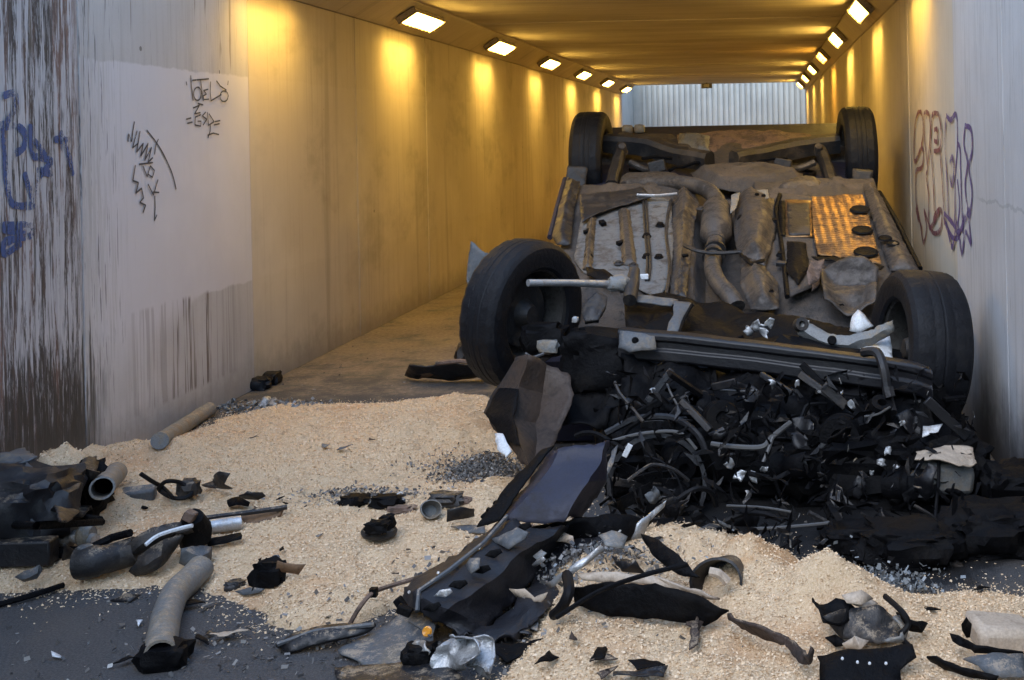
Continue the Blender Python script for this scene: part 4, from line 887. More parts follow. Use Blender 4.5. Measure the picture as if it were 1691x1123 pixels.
def saw_h(X, Y):
    d = saw_d(X, Y); t = np.clip((d + .01) / .22, 0, 1); base = .040 * t ** .6 - .004
    h = base + np.clip(d / .1, 0, 1) * (fbm(X, Y, 2.2, 31, 3) * .022 + fbm(X, Y, 14, 51, 4, .6) * .020 + fbm(X, Y, 60, 71, 2) * .006)
    for (bx, by, bh, rx, ry) in BUMPS:
        q = ((X - bx) / rx) ** 2 + ((Y - by) / ry) ** 2; h = h + bh * np.exp(-q * 1.2) * (1 + fbm(X, Y, 9, 91, 3) * .35) * np.clip((d + .15) / .15, 0, 1)
    return np.where(d < -.02, -.02, h)
x0, x1, y0, y1, st = XL + .004, XR - .004, 2.45, 5.9, .0125
gx = np.arange(x0, x1, st); gy = np.arange(y0, y1, st); X, Y = np.meshgrid(gx, gy); H = saw_h(X, Y)
nX, nY = len(gx), len(gy); idx = np.arange(nX * nY).reshape(nY, nX)
vmax = np.maximum(np.maximum(H[:-1, :-1], H[1:, :-1]), np.maximum(H[:-1, 1:], H[1:, 1:]))
keep = vmax > -.003
F = np.stack([idx[:-1, :-1], idx[:-1, 1:], idx[1:, 1:], idx[1:, :-1]], -1)[keep]
def np_mesh(name, V, F, mat, smooth=True):
    used = np.unique(F); mp = np.full(len(V), -1); mp[used] = np.arange(len(used)); V = V[used]; F = mp[F]; k = F.shape[1]
    me = bpy.data.meshes.new(name); me.vertices.add(len(V)); me.vertices.foreach_set('co', V.astype(np.float32).ravel())
    me.loops.add(F.size); me.loops.foreach_set('vertex_index', F.astype(np.int32).ravel()); me.polygons.add(len(F))
    me.polygons.foreach_set('loop_start', np.arange(0, F.size, k, dtype=np.int32)); me.polygons.foreach_set('loop_total', np.full(len(F), k, np.int32))
    me.polygons.foreach_set('use_smooth', np.full(len(F), smooth)); me.update(calc_edges=True); me.validate()
    me.materials.append(M[mat]); ob = bpy.data.objects.new(name, me); COL.objects.link(ob); return ob
V = np.stack([X.ravel(), Y.ravel(), H.ravel()], -1)
saw = struct(np_mesh('sawdust', V, F, 'sawdust'), 'stuff'); saw['label'] = 'pale wood sawdust spread over the floor of the underpass mouth'
def flakes(name, P, size, mat, lift=.002, flat=.5):
    n = len(P); a = np.random.randn(n, 3); a[:, 2] *= flat; a /= np.linalg.norm(a, axis=1)[:, None]; b = np.random.randn(n, 3); b[:, 2] *= flat
    b -= a * (a * b).sum(1)[:, None]; b /= np.linalg.norm(b, axis=1)[:, None]; s = size * np.random.uniform(.5, 1.4, n)[:, None]; wd = np.random.uniform(.25, .7, n)[:, None]
    c = P + np.array([0, 0, lift]); V = np.stack([c - a * s - b * s * wd, c + a * s - b * s * wd, c + a * s * .8 + b * s * wd, c - a * s * .9 + b * s * wd], 1).reshape(-1, 3)
    V[:, 2] = np.maximum(V[:, 2], .0005); return struct(np_mesh(name, V, np.arange(n * 4).reshape(n, 4), mat, False), 'stuff')
n = 420000; U = np.random.rand(n, 2); PX = x0 + U[:, 0] * (x1 - x0); PY = y0 + (U[:, 1] ** 1.6) * (y1 - y0); dd = saw_d(PX, PY)
pr = np.where(dd > 0, .62, np.exp(dd / .05) * .5); kp = np.random.rand(n) < pr; PX, PY = PX[kp], PY[kp]; ph = np.maximum(saw_h(PX, PY), 0)
flakes('wood_shavings', np.stack([PX, PY, ph], -1), .0032, 'chips', .0014, .5)
# grit thrown over the bare asphalt and into the tunnel
n = 3600; PX = np.random.uniform(XL, XR, n); PY = 2.5 + np.random.rand(n) ** 1.3 * 6.5; dd = saw_d(PX, PY); kp = np.random.rand(n) < np.where(dd > .05, .05, np.where((PX > -.4) & (PY < 4.6), .06, .8)); PX, PY, dd = PX[kp], PY[kp], dd[kp]
flakes('grit', np.stack([PX, PY, np.maximum(saw_h(PX, PY), 0)], -1), .0045, 'grit', .002)
def scatter_at(name, px, py, h, rx, ry, n, size, mat):
    c = G(px, py, h); P = np.stack([c.x + np.random.randn(n) * rx, c.y + np.random.randn(n) * ry, np.zeros(n)], -1)
    P[:, 2] = np.maximum(saw_h(P[:, 0], P[:, 1]), 0) + np.abs(np.random.randn(n)) * h; P[:, 0] = np.clip(P[:, 0], XL + .02, XR - .02); return flakes(name, P, size, mat, .004, .8)
scatter_at('broken_glass', 1455, 962, .03, .07, .03, 900, .006, 'glass')
scatter_at('dark_grit', 790, 775, .004, .10, .10, 2000, .005, 'grit')
scatter_at('broken_glass', 1000, 950, .03, .14, .08, 260, .005, 'glass')
scatter_at('dark_grit', 610, 835, .006, .12, .05, 700, .006, 'grit')
scatter_at('dark_grit', 560, 1060, .004, .35, .12, 500, .006, 'grit')
scatter_at('broken_glass', 420, 672, .003, .16, .07, 500, .008, 'glass')

scatter_at('dark_grit', 900, 960, .02, .16, .1, 1600, .007, 'grit')

# ------------------------------------------------------------------ loose wreckage, one thing at a time
def ground_h(x, y): return float(max(0, saw_h(np.array([x]), np.array([y]))[0]))
def S(px, py, lift=0.0):             # on whatever lies there (sawdust or road), lifted
    p = G(px, py, 0.0)
    for _ in range(3): p = G(px, py, ground_h(p.x, p.y) + lift)
    p.x = min(max(p.x, XL + .012), XR - .012); return p
def dsheet(name, label, cat, mat, pts, thick=.006, amp=.008, seed=None, group=None, **k):
    o = sheet(name, [S(*p) for p in pts], mat, thick=thick * .55, amp=amp, seed=seed if seed is not None else int(pts[0][0]) % 97, **k)
    return tag(o, label, cat, group)
def dtube(name, label, cat, mat, pts, r, n=12, group=None, k=6):
    return tag(MB().tube(smooth_path([S(*p) for p in pts], k), r, n).build(name, mat, jitter=.0015), label, cat, group)
def pipe(name, label, cat, mat, pts, r, wall=.006, k=6):          # an open pipe with a bore
    ps = smooth_path([S(*p) for p in pts], k); mb = MB(); n = 18; o = []
    mb.tube(ps, r, n, cap=False); a = len(mb.v); mb.tube(ps, r - wall, n, cap=False)
    m = len(ps)
    for j in range(n):
        j2 = (j + 1) % n; mb.f.append((j, a + j, a + j2, j2)); q = (m - 1) * n; mb.f.append((q + j, q + j2, a + q + j2, a + q + j))
    mb.f = mb.f
    return tag(mb.build(name, mat, jitter=.003), label, cat)
def lump(name, label, cat, mat, px, py, rad, seed=0, amp=.3, rot=0, lift=0, group=None, sub=3, freq=2.0):
    p = S(px, py); return tag(MB().blob((p.x, p.y, p.z + rad[2] * .8 + lift), rad, sub, amp, freq, seed, Matrix.Rotation(rot, 3, 'Z')).build(name, mat), label, cat, group)

# far left heap against the wall
root = empty('crushed_lamp_unit', S(60, 850), 'big crushed blue-black plastic lump against the stained wall at far left', 'car part'); c = root.location.copy()
def rsheet(name, mat, pts, **k): return sheet(name, [S(*p) for p in pts], mat, root, c, **k)
MB().blob(S(40, 840, .12), (.15, .13, .12), 4, .28, 1.8, 3).build('housing', 'black_plastic', root, c)
MB().blob(S(115, 815, .10), (.09, .09, .08), 4, .5, 2.2, 8).build('crushed_core', 'grime', root, c)
rsheet('shell', 'grey_plastic', [(-20, 770, .22), (35, 752, .25), (75, 790, .22), (88, 840, .14), (60, 868, .06), (-20, 870, .06)], amp=.015, crease=.02, dome=.03, domew=.06, thick=.006, maxlen=.02, normal=(.2, -1, .5))
rsheet('rim_edge', 'grey_plastic', [(-10, 752, .26), (40, 740, .27), (62, 758, .25), (40, 764, .24), (0, 768, .24)], amp=.01, crease=.01, thick=.006)
for k_, pl in enumerate(([(85, 790, .16), (130, 760, .17), (160, 765, .15), (150, 800, .1), (110, 810, .1)], [(70, 830, .08), (120, 820, .08), (150, 845, .05), (100, 860, .04)], [(120, 770, .2), (158, 755, .2), (162, 790, .14), (135, 800, .13)])):
    rsheet('torn_flap', ('grime', 'black_plastic', 'dark_metal')[k_], pl, amp=.015, crease=.02, thick=.005, seed=k_)
for k_, pl in enumerate(([(-10, 866, .02), (60, 868, .02), (168, 862, .03)], [(60, 838, .07), (110, 850, .05), (165, 858, .03)], [(0, 850, .05), (70, 856, .05), (130, 852, .05)])):
    MB().tube([S(*p) for p in pl], .011, 8).build('strut', 'grime', root, c)
pipe('pipe_stub', 'short pale pipe stub half buried beside the crushed black lump', 'pipe', 'mid_grey', [(168, 806, .03), (192, 780, .04)], .036)
dsheet('plastic_shard', 'small pointed black shard in front of the pale pipe stub', 'shard', 'black_plastic', [(172, 820, .01), (182, 804, .05), (192, 802, .05), (192, 818, .01)])
tag(MB().box(S(230, 816, .022), (.10, .05, .045), Matrix.Rotation(.35, 3, 'Z') @ Matrix.Rotation(.25, 3, 'X')).build('plastic_block', 'grey_plastic', bevel=.008, jitter=.006), 'grey plastic block wedge lying left of the wire loop', 'block')
root = empty('wire_loop', S(290, 815), 'black looped cable with a bent stalk sticking up from the sawdust', 'cable'); c = root.location.copy()
MB().tube(smooth_path([S(232, 782, .10), S(250, 794, .09), S(270, 806, .05), S(285, 822, .02)], 6), .007, 8).build('stalk', 'wire', root, c)
MB().tube(smooth_path([S(262, 806, .06), S(275, 795, .09), S(298, 797, .07), S(316, 812, .03), S(306, 822, .015), S(285, 822, .015), S(266, 812, .04), S(262, 806, .06)], 5), .007, 8).build('loop', 'wire', root, c)
MB().blob(S(312, 806, .03), (.035, .03, .03), 3, .3, 2, 5).build('plug', 'dark_metal', root, c)
dsheet('torn_bracket', 'black upright torn bracket with a spread foot behind the long bar', 'bracket', 'dark_metal', [(333, 802, .02), (350, 795, .03), (358, 778, .11), (376, 784, .10), (370, 800, .05), (382, 808, .02), (360, 808, .02)], .008, .008, crease=.01, normal=(0, -1, .3))
dsheet('torn_bracket', 'dark curled bracket right of the upright torn one', 'bracket', 'black_plastic', [(396, 818, .03), (410, 810, .05), (432, 812, .04), (438, 820, .02), (425, 826, .01), (405, 822, .02)], .012, .01, crease=.012)
dsheet('torn_bracket', 'small bent dark strip below the curled bracket', 'bracket', 'grime', [(374, 828, .03), (392, 822, .03), (412, 830, .02), (410, 836, .01), (390, 834, .02), (378, 840, .01)], .008, .006)
dtube('long_bar', 'long thin dark bar crossing the sawdust above the grey axle piece', 'bar', 'dark_metal', [(322, 858, .03), (400, 848, .035), (474, 837, .03)], .009, 6)
dsheet('board_scrap', 'brown stained board strip under the tip of the long dark bar', 'strip', 'wood_brown', [(398, 856, .01), (440, 846, .015), (468, 840, .02), (462, 852, .005), (430, 864, .0), (404, 866, .0)], .02, .004)
pipe('pipe_stub', 'pale short pipe stub between the long bar and the black strip', 'pipe', 'pale_metal', [(335, 872, .02), (398, 862, .02)], .022)
dsheet('board_scrap', 'flat black strip right of the crushed axle piece', 'strip', 'grime', [(340, 892, .02), (398, 880, .03), (400, 890, .02), (344, 904, .01)], .006, .003)
root = empty('driveline_piece', S(60, 905), 'pale grey rod with ribbed collars lying by a black box at the left edge', 'car part'); c = root.location.copy()
MB().tube([S(-40, 884, .045), S(40, 880, .045), S(110, 884, .04), S(158, 892, .03)], [.022, .022, .020, .018], 14).build('rod', 'pale_metal', root, c)
for q in (24, 82, 112, 142):
    a = S(q, 884, .042); MB().tube([a + Vector((-.02, 0, 0)), a + Vector((-.008, 0, 0)), a + Vector((.008, 0, 0)), a + Vector((.02, 0, 0))], [.026, .036, .036, .026], 14).build('collar', 'mid_grey', root, c)
MB().box(S(20, 912, .035), (.24, .06, .075), Matrix.Rotation(.05, 3, 'Z')).build('box', 'black_plastic', root, c, bevel=.006, jitter=.004)
MB().box(S(110, 912, .012), (.14, .05, .02)).build('flat_bar', 'grime', root, c, bevel=.003)
dsheet('plastic_shard', 'black triangular shard standing up between the collared rod and the dark tube', 'shard', 'black_plastic', [(102, 926, .01), (106, 898, .06), (126, 912, .03), (122, 922, .01)], .006, .003, normal=(0, -1, .3))
root = empty('axle_piece', S(240, 915), 'broken charcoal suspension arm with a fat tube end lying on the sawdust', 'car part'); c = root.location.copy()
MB().tube(smooth_path([S(128, 930, .045), S(160, 926, .045), S(195, 918, .045), S(225, 908, .05)], 4), [.045] * 5 + [.040] * 8, 16).build('tube', 'dark_metal', root, c)
MB().lathe([(.046, 0), (.050, .01), (.050, .03), (.046, .04)], S(128, 930, .045), (S(195, 918, .045) - S(128, 930, .045)), 16).build('tube_collar', 'grey_plastic', root, c)
sheet('web', [S(*p) for p in ((200, 908, .07), (232, 882, .10), (270, 868, .11), (310, 862, .11), (318, 876, .09), (280, 886, .08), (240, 908, .05), (215, 920, .04))], 'dark_metal', root, c, thick=.02, amp=.008, crease=.012, dome=.02, domew=.03, maxlen=.02)
sheet('web', [S(*p) for p in ((215, 940, .02), (232, 918, .05), (270, 892, .08), (302, 884, .08), (282, 912, .05), (258, 938, .02), (230, 950, .0))], 'dark_metal', root, c, thick=.02, amp=.008, crease=.012, dome=.02, domew=.03, maxlen=.02, seed=4)
MB().tube([S(322, 896, .02), S(320, 876, .07), S(318, 852, .13)], [.045, .05, .03], 12).build('post', 'grime', root, c, jitter=.008)
MB().box(S(314, 852, .135), (.03, .03, .03), Matrix.Rotation(.5, 3, 'Y')).build('post_cap', 'rust', root, c, bevel=.004)
MB().tube([S(150, 905, .06), S(185, 888, .08), S(215, 880, .09)], .012, 8).build('blade', 'grime', root, c)
MB().tube(smooth_path([S(240, 900, .10), S(262, 884, .12), S(300, 872, .13), S(318, 868, .12)], 4), .006, 6).build('brake_line', 'white_plastic', root, c)
dsheet('metal_cup', 'dark grey curved cup piece at the upper end of the bent pale pipe', 'cup', 'grey_plastic', [(296, 930, .02), (302, 906, .05), (330, 902, .06), (350, 904, .05), (345, 924, .02), (318, 936, .0)], .012, .01, dome=.03, domew=.03)
pipe('bent_pipe', 'thick bent pale grey pipe with an open dark end on the asphalt', 'pipe', 'mid_grey', [(332, 936, .035), (312, 958, .035), (290, 980, .035), (277, 1010, .035), (268, 1050, .035), (264, 1082, .035)], .037)
lump('rubber_boot', 'black rubber boot lump beside the open lower end of the bent pipe', 'rubber piece', 'grime', 272, 1098, (.055, .05, .03), 4)
dsheet('bowl_lid', 'shallow dark grey lid tilted in sawdust at the left edge', 'lid', 'grey_plastic', [(24, 952, .01), (40, 944, .02), (64, 934, .04), (70, 940, .035), (62, 954, .01), (40, 962, .0)], .006, .003, dome=-.015, domew=.02)
dtube('thin_rod', 'thin dark rod along the asphalt edge at the lower left', 'rod', 'grime', [(-10, 1000, .01), (50, 984, .015), (105, 966, .015)], .008, 7)
dsheet('plastic_shard', 'small black shard on the asphalt below the sawdust edge at left', 'shard', 'black_plastic', [(182, 992, .004), (205, 980, .02), (232, 982, .01), (215, 994, .004)], .005, .004)
dtube('wall_pipe', 'straight grey pipe leaning along the foot of the left wall', 'pipe', 'mid_grey', [(264, 728, .034), (305, 702, .034), (346, 676, .034)], .033, 16)
lump('rubber_lump', 'round black lump lying at the foot of the left tunnel wall', 'rubber piece', 'rubber', 422, 643, (.07, .05, .035), 3); 
lump('rubber_lump', 'smaller black lump behind the round one at the tunnel wall', 'rubber piece', 'rubber', 446, 634, (.05, .05, .035), 9)
dsheet('crumpled_foil', 'crumpled silver white foil scrap by the tunnel mouth wall', 'foil', 'silver', [(422, 670, .01), (432, 654, .05), (446, 652, .05), (460, 660, .03), (456, 672, .01)], .003, .015, freq=14, crease=.03, maxlen=.015)
root = empty('bumper_piece', G(740, 622), 'dark broken bumper length on the tunnel floor left of the car', 'car part'); c = root.location.copy()
sheet('skin', [G(*p) for p in ((668, 620, .02), (676, 602, .11), (720, 598, .12), (800, 600, .12), (806, 622, .02), (740, 624, .02), (700, 624, .02))], 'black_plastic', root, c, thick=.012, amp=.012, crease=.02, normal=(0, -1, .4), maxlen=.03)
sheet('foam_strip', [G(*p) for p in ((690, 614, .06), (705, 604, .10), (720, 612, .07), (708, 622, .03), (695, 623, .02))], 'wood_brown', root, c, thick=.02, amp=.01, normal=(0, -1, .4))
MB().tube([G(720, 600, .13), G(760, 596, .14), G(805, 602, .12)], .012, 7).build('edge_rod', 'rust', root, c)
lump('dark_box', 'dark block on the tunnel floor just behind the left front wheel', 'car part', 'black_plastic', 772, 602, (.05, .10, .07), 4, .3)
# middle of the sawdust
lump('clump', 'small dark grit clump left of the round lid on the sawdust', 'clump', 'grime', 584, 834, (.045, .03, .016), 2, .5)
lump('clump', 'dark twisted clump above the round lid on the sawdust', 'clump', 'grime', 640, 836, (.05, .03, .02), 5, .5)
lump('clump', 'reddish brown scrap right of the twisted clump', 'clump', 'rust', 664, 845, (.04, .025, .010), 6, .5)
root = empty('round_lid', S(625, 880), 'round black cap with a lump on top half sunk in sawdust', 'cap'); c = root.location.copy()
MB().lathe([(0, .022), (.032, .022), (.048, .018), (.054, .009), (.052, .0)], S(626, 882), (.08, -.1, 1), 28).build('cap', 'dark_metal', root, c, jitter=.004)
MB().blob(S(624, 870, .04), (.032, .024, .018), 3, .5, 2, 7).build('lump', 'grime', root, c)
MB().blob(S(640, 860, .05), (.02, .02, .018), 3, .5, 2, 8).build('lump', 'grime', root, c)
root = empty('broken_cup', S(710, 850), 'grey dented cup with a dark hollow beside the black folded plate', 'cup'); c = root.location.copy()
MB().lathe([(.0, -.03), (.026, -.03), (.032, .0), (.031, .02), (.028, .02), (.028, .0), (.02, -.022)], S(710, 842, .032), (.3, -.8, .3), 22).build('cup', 'mid_grey', root, c, jitter=.01)
lump('clump', 'dark speckled clump behind the dented cup', 'clump', 'dark_metal', 738, 834, (.05, .03, .022), 12, .5)
lump('clump', 'small brown clump between the dented cup and the torn bumper', 'clump', 'rust', 766, 833, (.025, .02, .012), 13, .4)
dsheet('folded_plate', 'black folded plate standing right of the dented cup', 'plate', 'black_plastic', [(738, 862, .01), (738, 842, .06), (762, 838, .06), (784, 840, .05), (784, 852, .02), (760, 856, .02)], .008, .003, normal=(0, -1, .4))
dsheet('folded_plate', 'flat dark plate lying below the folded black plate', 'plate', 'grey_plastic', [(744, 868, .01), (775, 866, .01), (800, 868, .02), (800, 880, .01), (775, 880, .005)], .006, .003)
dsheet('folded_plate', 'beige brown folded flap on the sawdust above the black crumb', 'plate', 'wood_brown', [(454, 942, .04), (458, 927, .07), (480, 930, .06), (504, 934, .05), (494, 948, .02), (476, 946, .03)], .006, .004, normal=(0, -1, .5))
lump('clump', 'black crumbled lump under the beige folded flap', 'clump', 'grime', 446, 965, (.04, .03, .035), 15, .5)
lump('clump', 'small dark clump touching the sawdust edge left of the folded flap', 'clump', 'dark_metal', 388, 972, (.025, .02, .012), 17, .5)
dsheet('plastic_shard', 'thin dark sliver left of the black crumbled lump', 'shard', 'grey_plastic', [(390, 976, .01), (412, 970, .02), (436, 972, .02), (430, 980, .01), (404, 984, .005)], .006, .004)
rod = tag(MB().tube(smooth_path([S(578, 1030, .02), S(596, 1000, .04), S(617, 978, .06), S(650, 966, .07), S(690, 954, .08)], 5), .006, 7).build('bent_rod', 'rust'), 'thin rusty bent rod linking the black blade and torn bumper', 'rod')
MB().box(S(617, 978, .06), (.018, .018, .022)).build('rod_joint', 'grime', rod, rod.location)
root = empty('splitter_scrap', S(540, 1055), 'pointed black splitter blade lying flat at the edge of the asphalt', 'car part'); c = root.location.copy()
sheet('blade', [S(*p) for p in ((456, 1066, .01), (490, 1046, .03), (550, 1034, .04), (622, 1032, .04), (606, 1046, .03), (540, 1062, .02), (476, 1078, .005))], 'black_plastic', root, c, thick=.01, amp=.004, dome=.012, domew=.03)
MB().tube([S(458, 1064, .022), S(520, 1042, .04), S(618, 1031, .05)], .006, 6).build('lip', 'grey_plastic', root, c)
dsheet('panel_scrap', 'scuffed grey plastic panel lying between the blade and the torn bumper', 'panel', 'grey_plastic', [(556, 1080, .005), (620, 1040, .02), (680, 1000, .05), (720, 1020, .05), (716, 1060, .03), (690, 1098, .01), (600, 1100, .005)], .006, .008, crease=.008)
dsheet('panel_scrap', 'flat black panel at the bottom edge under the grey panel', 'panel', 'black_plastic', [(552, 1102, .01), (640, 1096, .015), (740, 1094, .02), (780, 1140, .02), (560, 1140, .01)], .008, .006)
# long torn bumper and blue wing across the middle
root = empty('torn_bumper', S(800, 960), 'long black torn bumper skin sweeping down from the car to the asphalt', 'car part'); c = root.location.copy()
def tb(name, mat, pts, **k): return sheet(name, [G(*p) for p in pts], mat, root, c, **k)
STRIP = [[(905, 742, .32), (925, 740, .335), (996, 735, .335), (1012, 728, .30)], [(862, 800, .24), (880, 798, .255), (968, 804, .25), (1000, 796, .21)], [(820, 862, .16), (838, 858, .18), (925, 862, .17), (958, 858, .13)],
         [(772, 905, .12), (800, 903, .16), (852, 915, .15), (896, 922, .07)], [(712, 948, .10), (744, 948, .14), (802, 970, .12), (856, 985, .045)], [(667, 982, .075), (692, 982, .11), (748, 1014, .09), (800, 1038, .025)], [(664, 1004, .055), (690, 1014, .075), (722, 1032, .055), (764, 1058, .02)]]
STRIP = [[G(*p) for p in r_] for r_ in STRIP]
loft('bumper_skin', STRIP[2:], 'skin', root, c, thick=.006, amp=.016, freq=7, k=9, seed=2, jag=.016, ang=50)
loft('lower_lip', [[r_[3] + Vector((.01, .0, -.005)), r_[3] + Vector((.07, -.03, .0)), r_[3] + Vector((.12, .0, -.02 if i < 3 else .0))] for i, r_ in enumerate(STRIP[2:])], 'skin', root, c, thick=.006, amp=.02, freq=8, k=7, seed=5, jag=.025)
MB().tube([STRIP[2][1].lerp(STRIP[6][1], t) * .0 + p + Vector((0, -.006, .012)) for t, p in zip((0, .25, .5, .75, 1), [r_[1] for r_ in STRIP[2:]])], .006, 6).build('trim_bead', 'grey_plastic', root, c, jitter=.004)
for i, (r_, t, s_) in enumerate(((2, .3, .5), (2, .75, .6), (3, .2, .5), (3, .7, .62), (4, .3, .5), (4, .7, .45), (5, .4, .5))):      # fixing slots torn open along the skin
    p = STRIP[r_][1].lerp(STRIP[r_ + 1][1], t).lerp(STRIP[r_][2].lerp(STRIP[r_ + 1][2], t), s_) + Vector((0, -.012, .012))
    sheet('torn_slot', [p + Vector(q) for q in ((-.022, 0, -.006), (-.008, 0, .008), (.02, .0, .012), (.026, 0, .002), (.006, -.004, -.010))], 'pale_metal' if i in (1, 5) else 'grime', root, c, thick=.002, amp=.003, maxlen=.01, jag=.003, seed=i)
tb('grey_insert', 'grey_plastic', [(812, 892, .165), (838, 880, .19), (856, 872, .205), (872, 880, .20), (868, 892, .18), (840, 908, .16)], thick=.006, amp=.004, seed=8)
tb('torn_tab', 'grey_plastic', [(770, 934, .16), (778, 920, .18), (794, 922, .18), (792, 940, .16), (778, 948, .15)], thick=.004, amp=.004, seed=9)
for k_, q in enumerate(((766, 926), (754, 934), (792, 906), (724, 946), (832, 872), (846, 874), (676, 978))):
    p = G(*q, .15); MB().lathe([(0, .003), (.0035, .003), (.0045, 0)], p, (-.2, -.8, .5), 8).build('bolt', 'pale_metal', root, c)
for k_, (px, py, a0) in enumerate(((812, 846, .3), (804, 856, .9), (818, 852, -.4), (822, 836, 1.3), (662, 998, 1.0), (668, 1008, .4))):
    MB().box(G(px, py, .14), (.035, .02, .02), Matrix.Rotation(a0, 3, 'Y')).build('clip', 'grime', root, c, bevel=.003)
tb('bumper_skin', 'grime', [(870, 872, .14), (960, 850, .16), (1040, 850, .14), (1080, 860, .10), (1020, 900, .06), (950, 905, .05), (880, 925, .04)], thick=.01, amp=.02, crease=.03, seed=11, maxlen=.025)
MB().lathe([(.0, .0), (.010, .001), (.013, -.004)], G(704, 1043, .06), (-.1, -.9, .4), 12).build('side_reflector', 'amber', root, c)
MB().tube([G(676, 1026, .05), G(698, 1040, .06), (G(712, 1052, .05))], .003, 5).build('wire', 'cable', root, c)
root = empty('torn_wing', G(920, 800, .1), 'creased dark blue painted wing panel hanging below the wheel', 'car part'); c = root.location.copy()
loft('panel', STRIP[:3], 'paint', root, c, thick=.004, amp=.016, freq=6, k=9, seed=8, jag=.008, ang=28)
sheet('edge_flange', [p + Vector((-.012, -.012, .004)) for p in (STRIP[0][0], STRIP[0][0] + Vector((.03, 0, .01)), STRIP[1][0] + Vector((.03, -.01, .012)), STRIP[2][0] + Vector((.03, -.01, .012)), STRIP[2][0] + Vector((-.04, -.01, -.01)), STRIP[1][0] + Vector((-.025, 0, 0)))], 'grime', root, c, thick=.005, amp=.006, normal=(0, -1, .5))
sheet('torn_edge', [D(*p) for p in ((978, 800, 3.80), (1000, 775, 3.84), (1012, 745, 3.93), (1020, 735, 3.94), (1010, 775, 3.85), (990, 815, 3.78), (974, 838, 3.72))], 'grey_plastic', root, c, thick=.004, amp=.01, crease=.01)
MB().box(D(1036, 744, 3.93), (.018, .01, .045), Matrix.Rotation(.5, 3, 'Y')).build('white_tab', 'white_plastic', root, c, bevel=.002)
# silver foil at the bottom
root = empty('crumpled_foil', S(770, 1085), 'crumpled silver heat foil lying at the bottom edge below the torn bumper', 'foil'); c = root.location.copy()
for k_, pl in enumerate(([(728, 1088, .02), (748, 1054, .08), (762, 1042, .12), (780, 1056, .10), (790, 1076, .08), (776, 1104, .03), (744, 1106, .01)], [(772, 1066, .08), (800, 1062, .09), (818, 1086, .05), (812, 1114, .01), (782, 1116, .01), (774, 1092, .04)])):
    sheet('foil_fold', [S(*p) for p in pl], 'silver', root, c, thick=.003, amp=.03, freq=16, crease=.045, maxlen=.012, seed=k_ + 3)
root = empty('crushed_can', S(695, 1075), 'crushed grey metal ring piece left of the silver foil', 'scrap'); c = root.location.copy()
sheet('shell', [S(*p) for p in ((674, 1080, .02), (682, 1062, .06), (704, 1058, .07), (716, 1072, .05), (710, 1090, .02), (688, 1096, .01))], 'pale_metal', root, c, thick=.004, amp=.02, freq=14, crease=.03, maxlen=.012)
MB().blob(S(694, 1082, .03), (.035, .03, .025), 3, .4, 2, 3).build('dark_core', 'grime', root, c)
# tangle in the middle
def many(name, cat, items):
    for label, mat, pts, th, am in items: dsheet(name, label, cat, mat, pts, th, am, crease=am)
many('trim_scrap', 'strip', [
    ('pale bent trim strip below the blue wing panel', 'beige', [(874, 866, .10), (905, 872, .10), (945, 886, .09), (950, 900, .07), (920, 896, .08), (886, 880, .09)], .004, .006),
    ('silvery rough strip pointing up right in the dark tangle', 'pale_metal', [(900, 962, .08), (940, 938, .11), (992, 902, .15), (1000, 908, .14), (950, 946, .10), (908, 972, .06)], .006, .008),
    ('pale torn plate with a dark hole at the left of the tangle', 'beige', [(842, 972, .08), (866, 974, .08), (884, 984, .07), (904, 976, .08), (896, 994, .05), (872, 992, .05), (858, 990, .05)], .004, .006),
    ('whitish short bar near the pale torn plate', 'pale_metal', [(878, 934, .11), (896, 918, .13), (900, 924, .12), (884, 938, .10)], .006, .002),
    ('grey rectangle fragment just under the black bumper skin', 'mid_grey', [(880, 920, .12), (894, 908, .13), (902, 914, .12), (886, 928, .11)], .006, .002),
    ('sawdust coloured beam across the dark tangle', 'beige', [(950, 948, .09), (1000, 944, .10), (1080, 952, .09), (1150, 974, .07), (1190, 990, .05), (1140, 984, .05), (1060, 964, .07), (960, 958, .07)], .01, .008),
    ('bright metal claw above the front edge of the mound', 'pale_metal', [(1042, 890, .10), (1052, 866, .14), (1085, 838, .18), (1100, 828, .20), (1096, 838, .18), (1072, 862, .14), (1062, 890, .09)], .008, .008),
    ('grey crumpled scrap on the front edge of the tangle', 'mid_grey', [(990, 882, .10), (1012, 872, .12), (1036, 884, .12), (1030, 905, .08), (1000, 905, .08)], .005, .015),
    ('pale flake standing near the glass heap', 'beige', [(1390, 985, .10), (1420, 975, .11), (1440, 990, .09), (1420, 1000, .08), (1398, 998, .08)], .005, .008)])
many('black_shell', 'car part', [
    ('large black curved plastic shell sunk in front of the mound', 'grime', [(940, 972, .06), (1000, 962, .09), (1080, 968, .10), (1150, 985, .09), (1205, 1008, .05), (1165, 1030, .02), (1090, 1022, .02), (1000, 1016, .01), (950, 1000, .02)], .01, .012),
    ('dark triangular plate on the sloping side of the mound', 'grime', [(1062, 884, .12), (1090, 892, .13), (1130, 925, .12), (1158, 956, .10), (1120, 950, .09), (1080, 920, .10)], .008, .008),
    ('black pointed plate below the triangular one', 'black_plastic', [(1010, 920, .09), (1050, 926, .10), (1066, 946, .08), (1030, 944, .07)], .008, .008),
    ('black flat panel with white bolt heads at the bottom right', 'grime', [(1352, 1082, .03), (1400, 1072, .05), (1470, 1068, .06), (1508, 1062, .07), (1512, 1084, .05), (1486, 1104, .03), (1490, 1135, .02), (1356, 1135, .01)], .01, .008)])
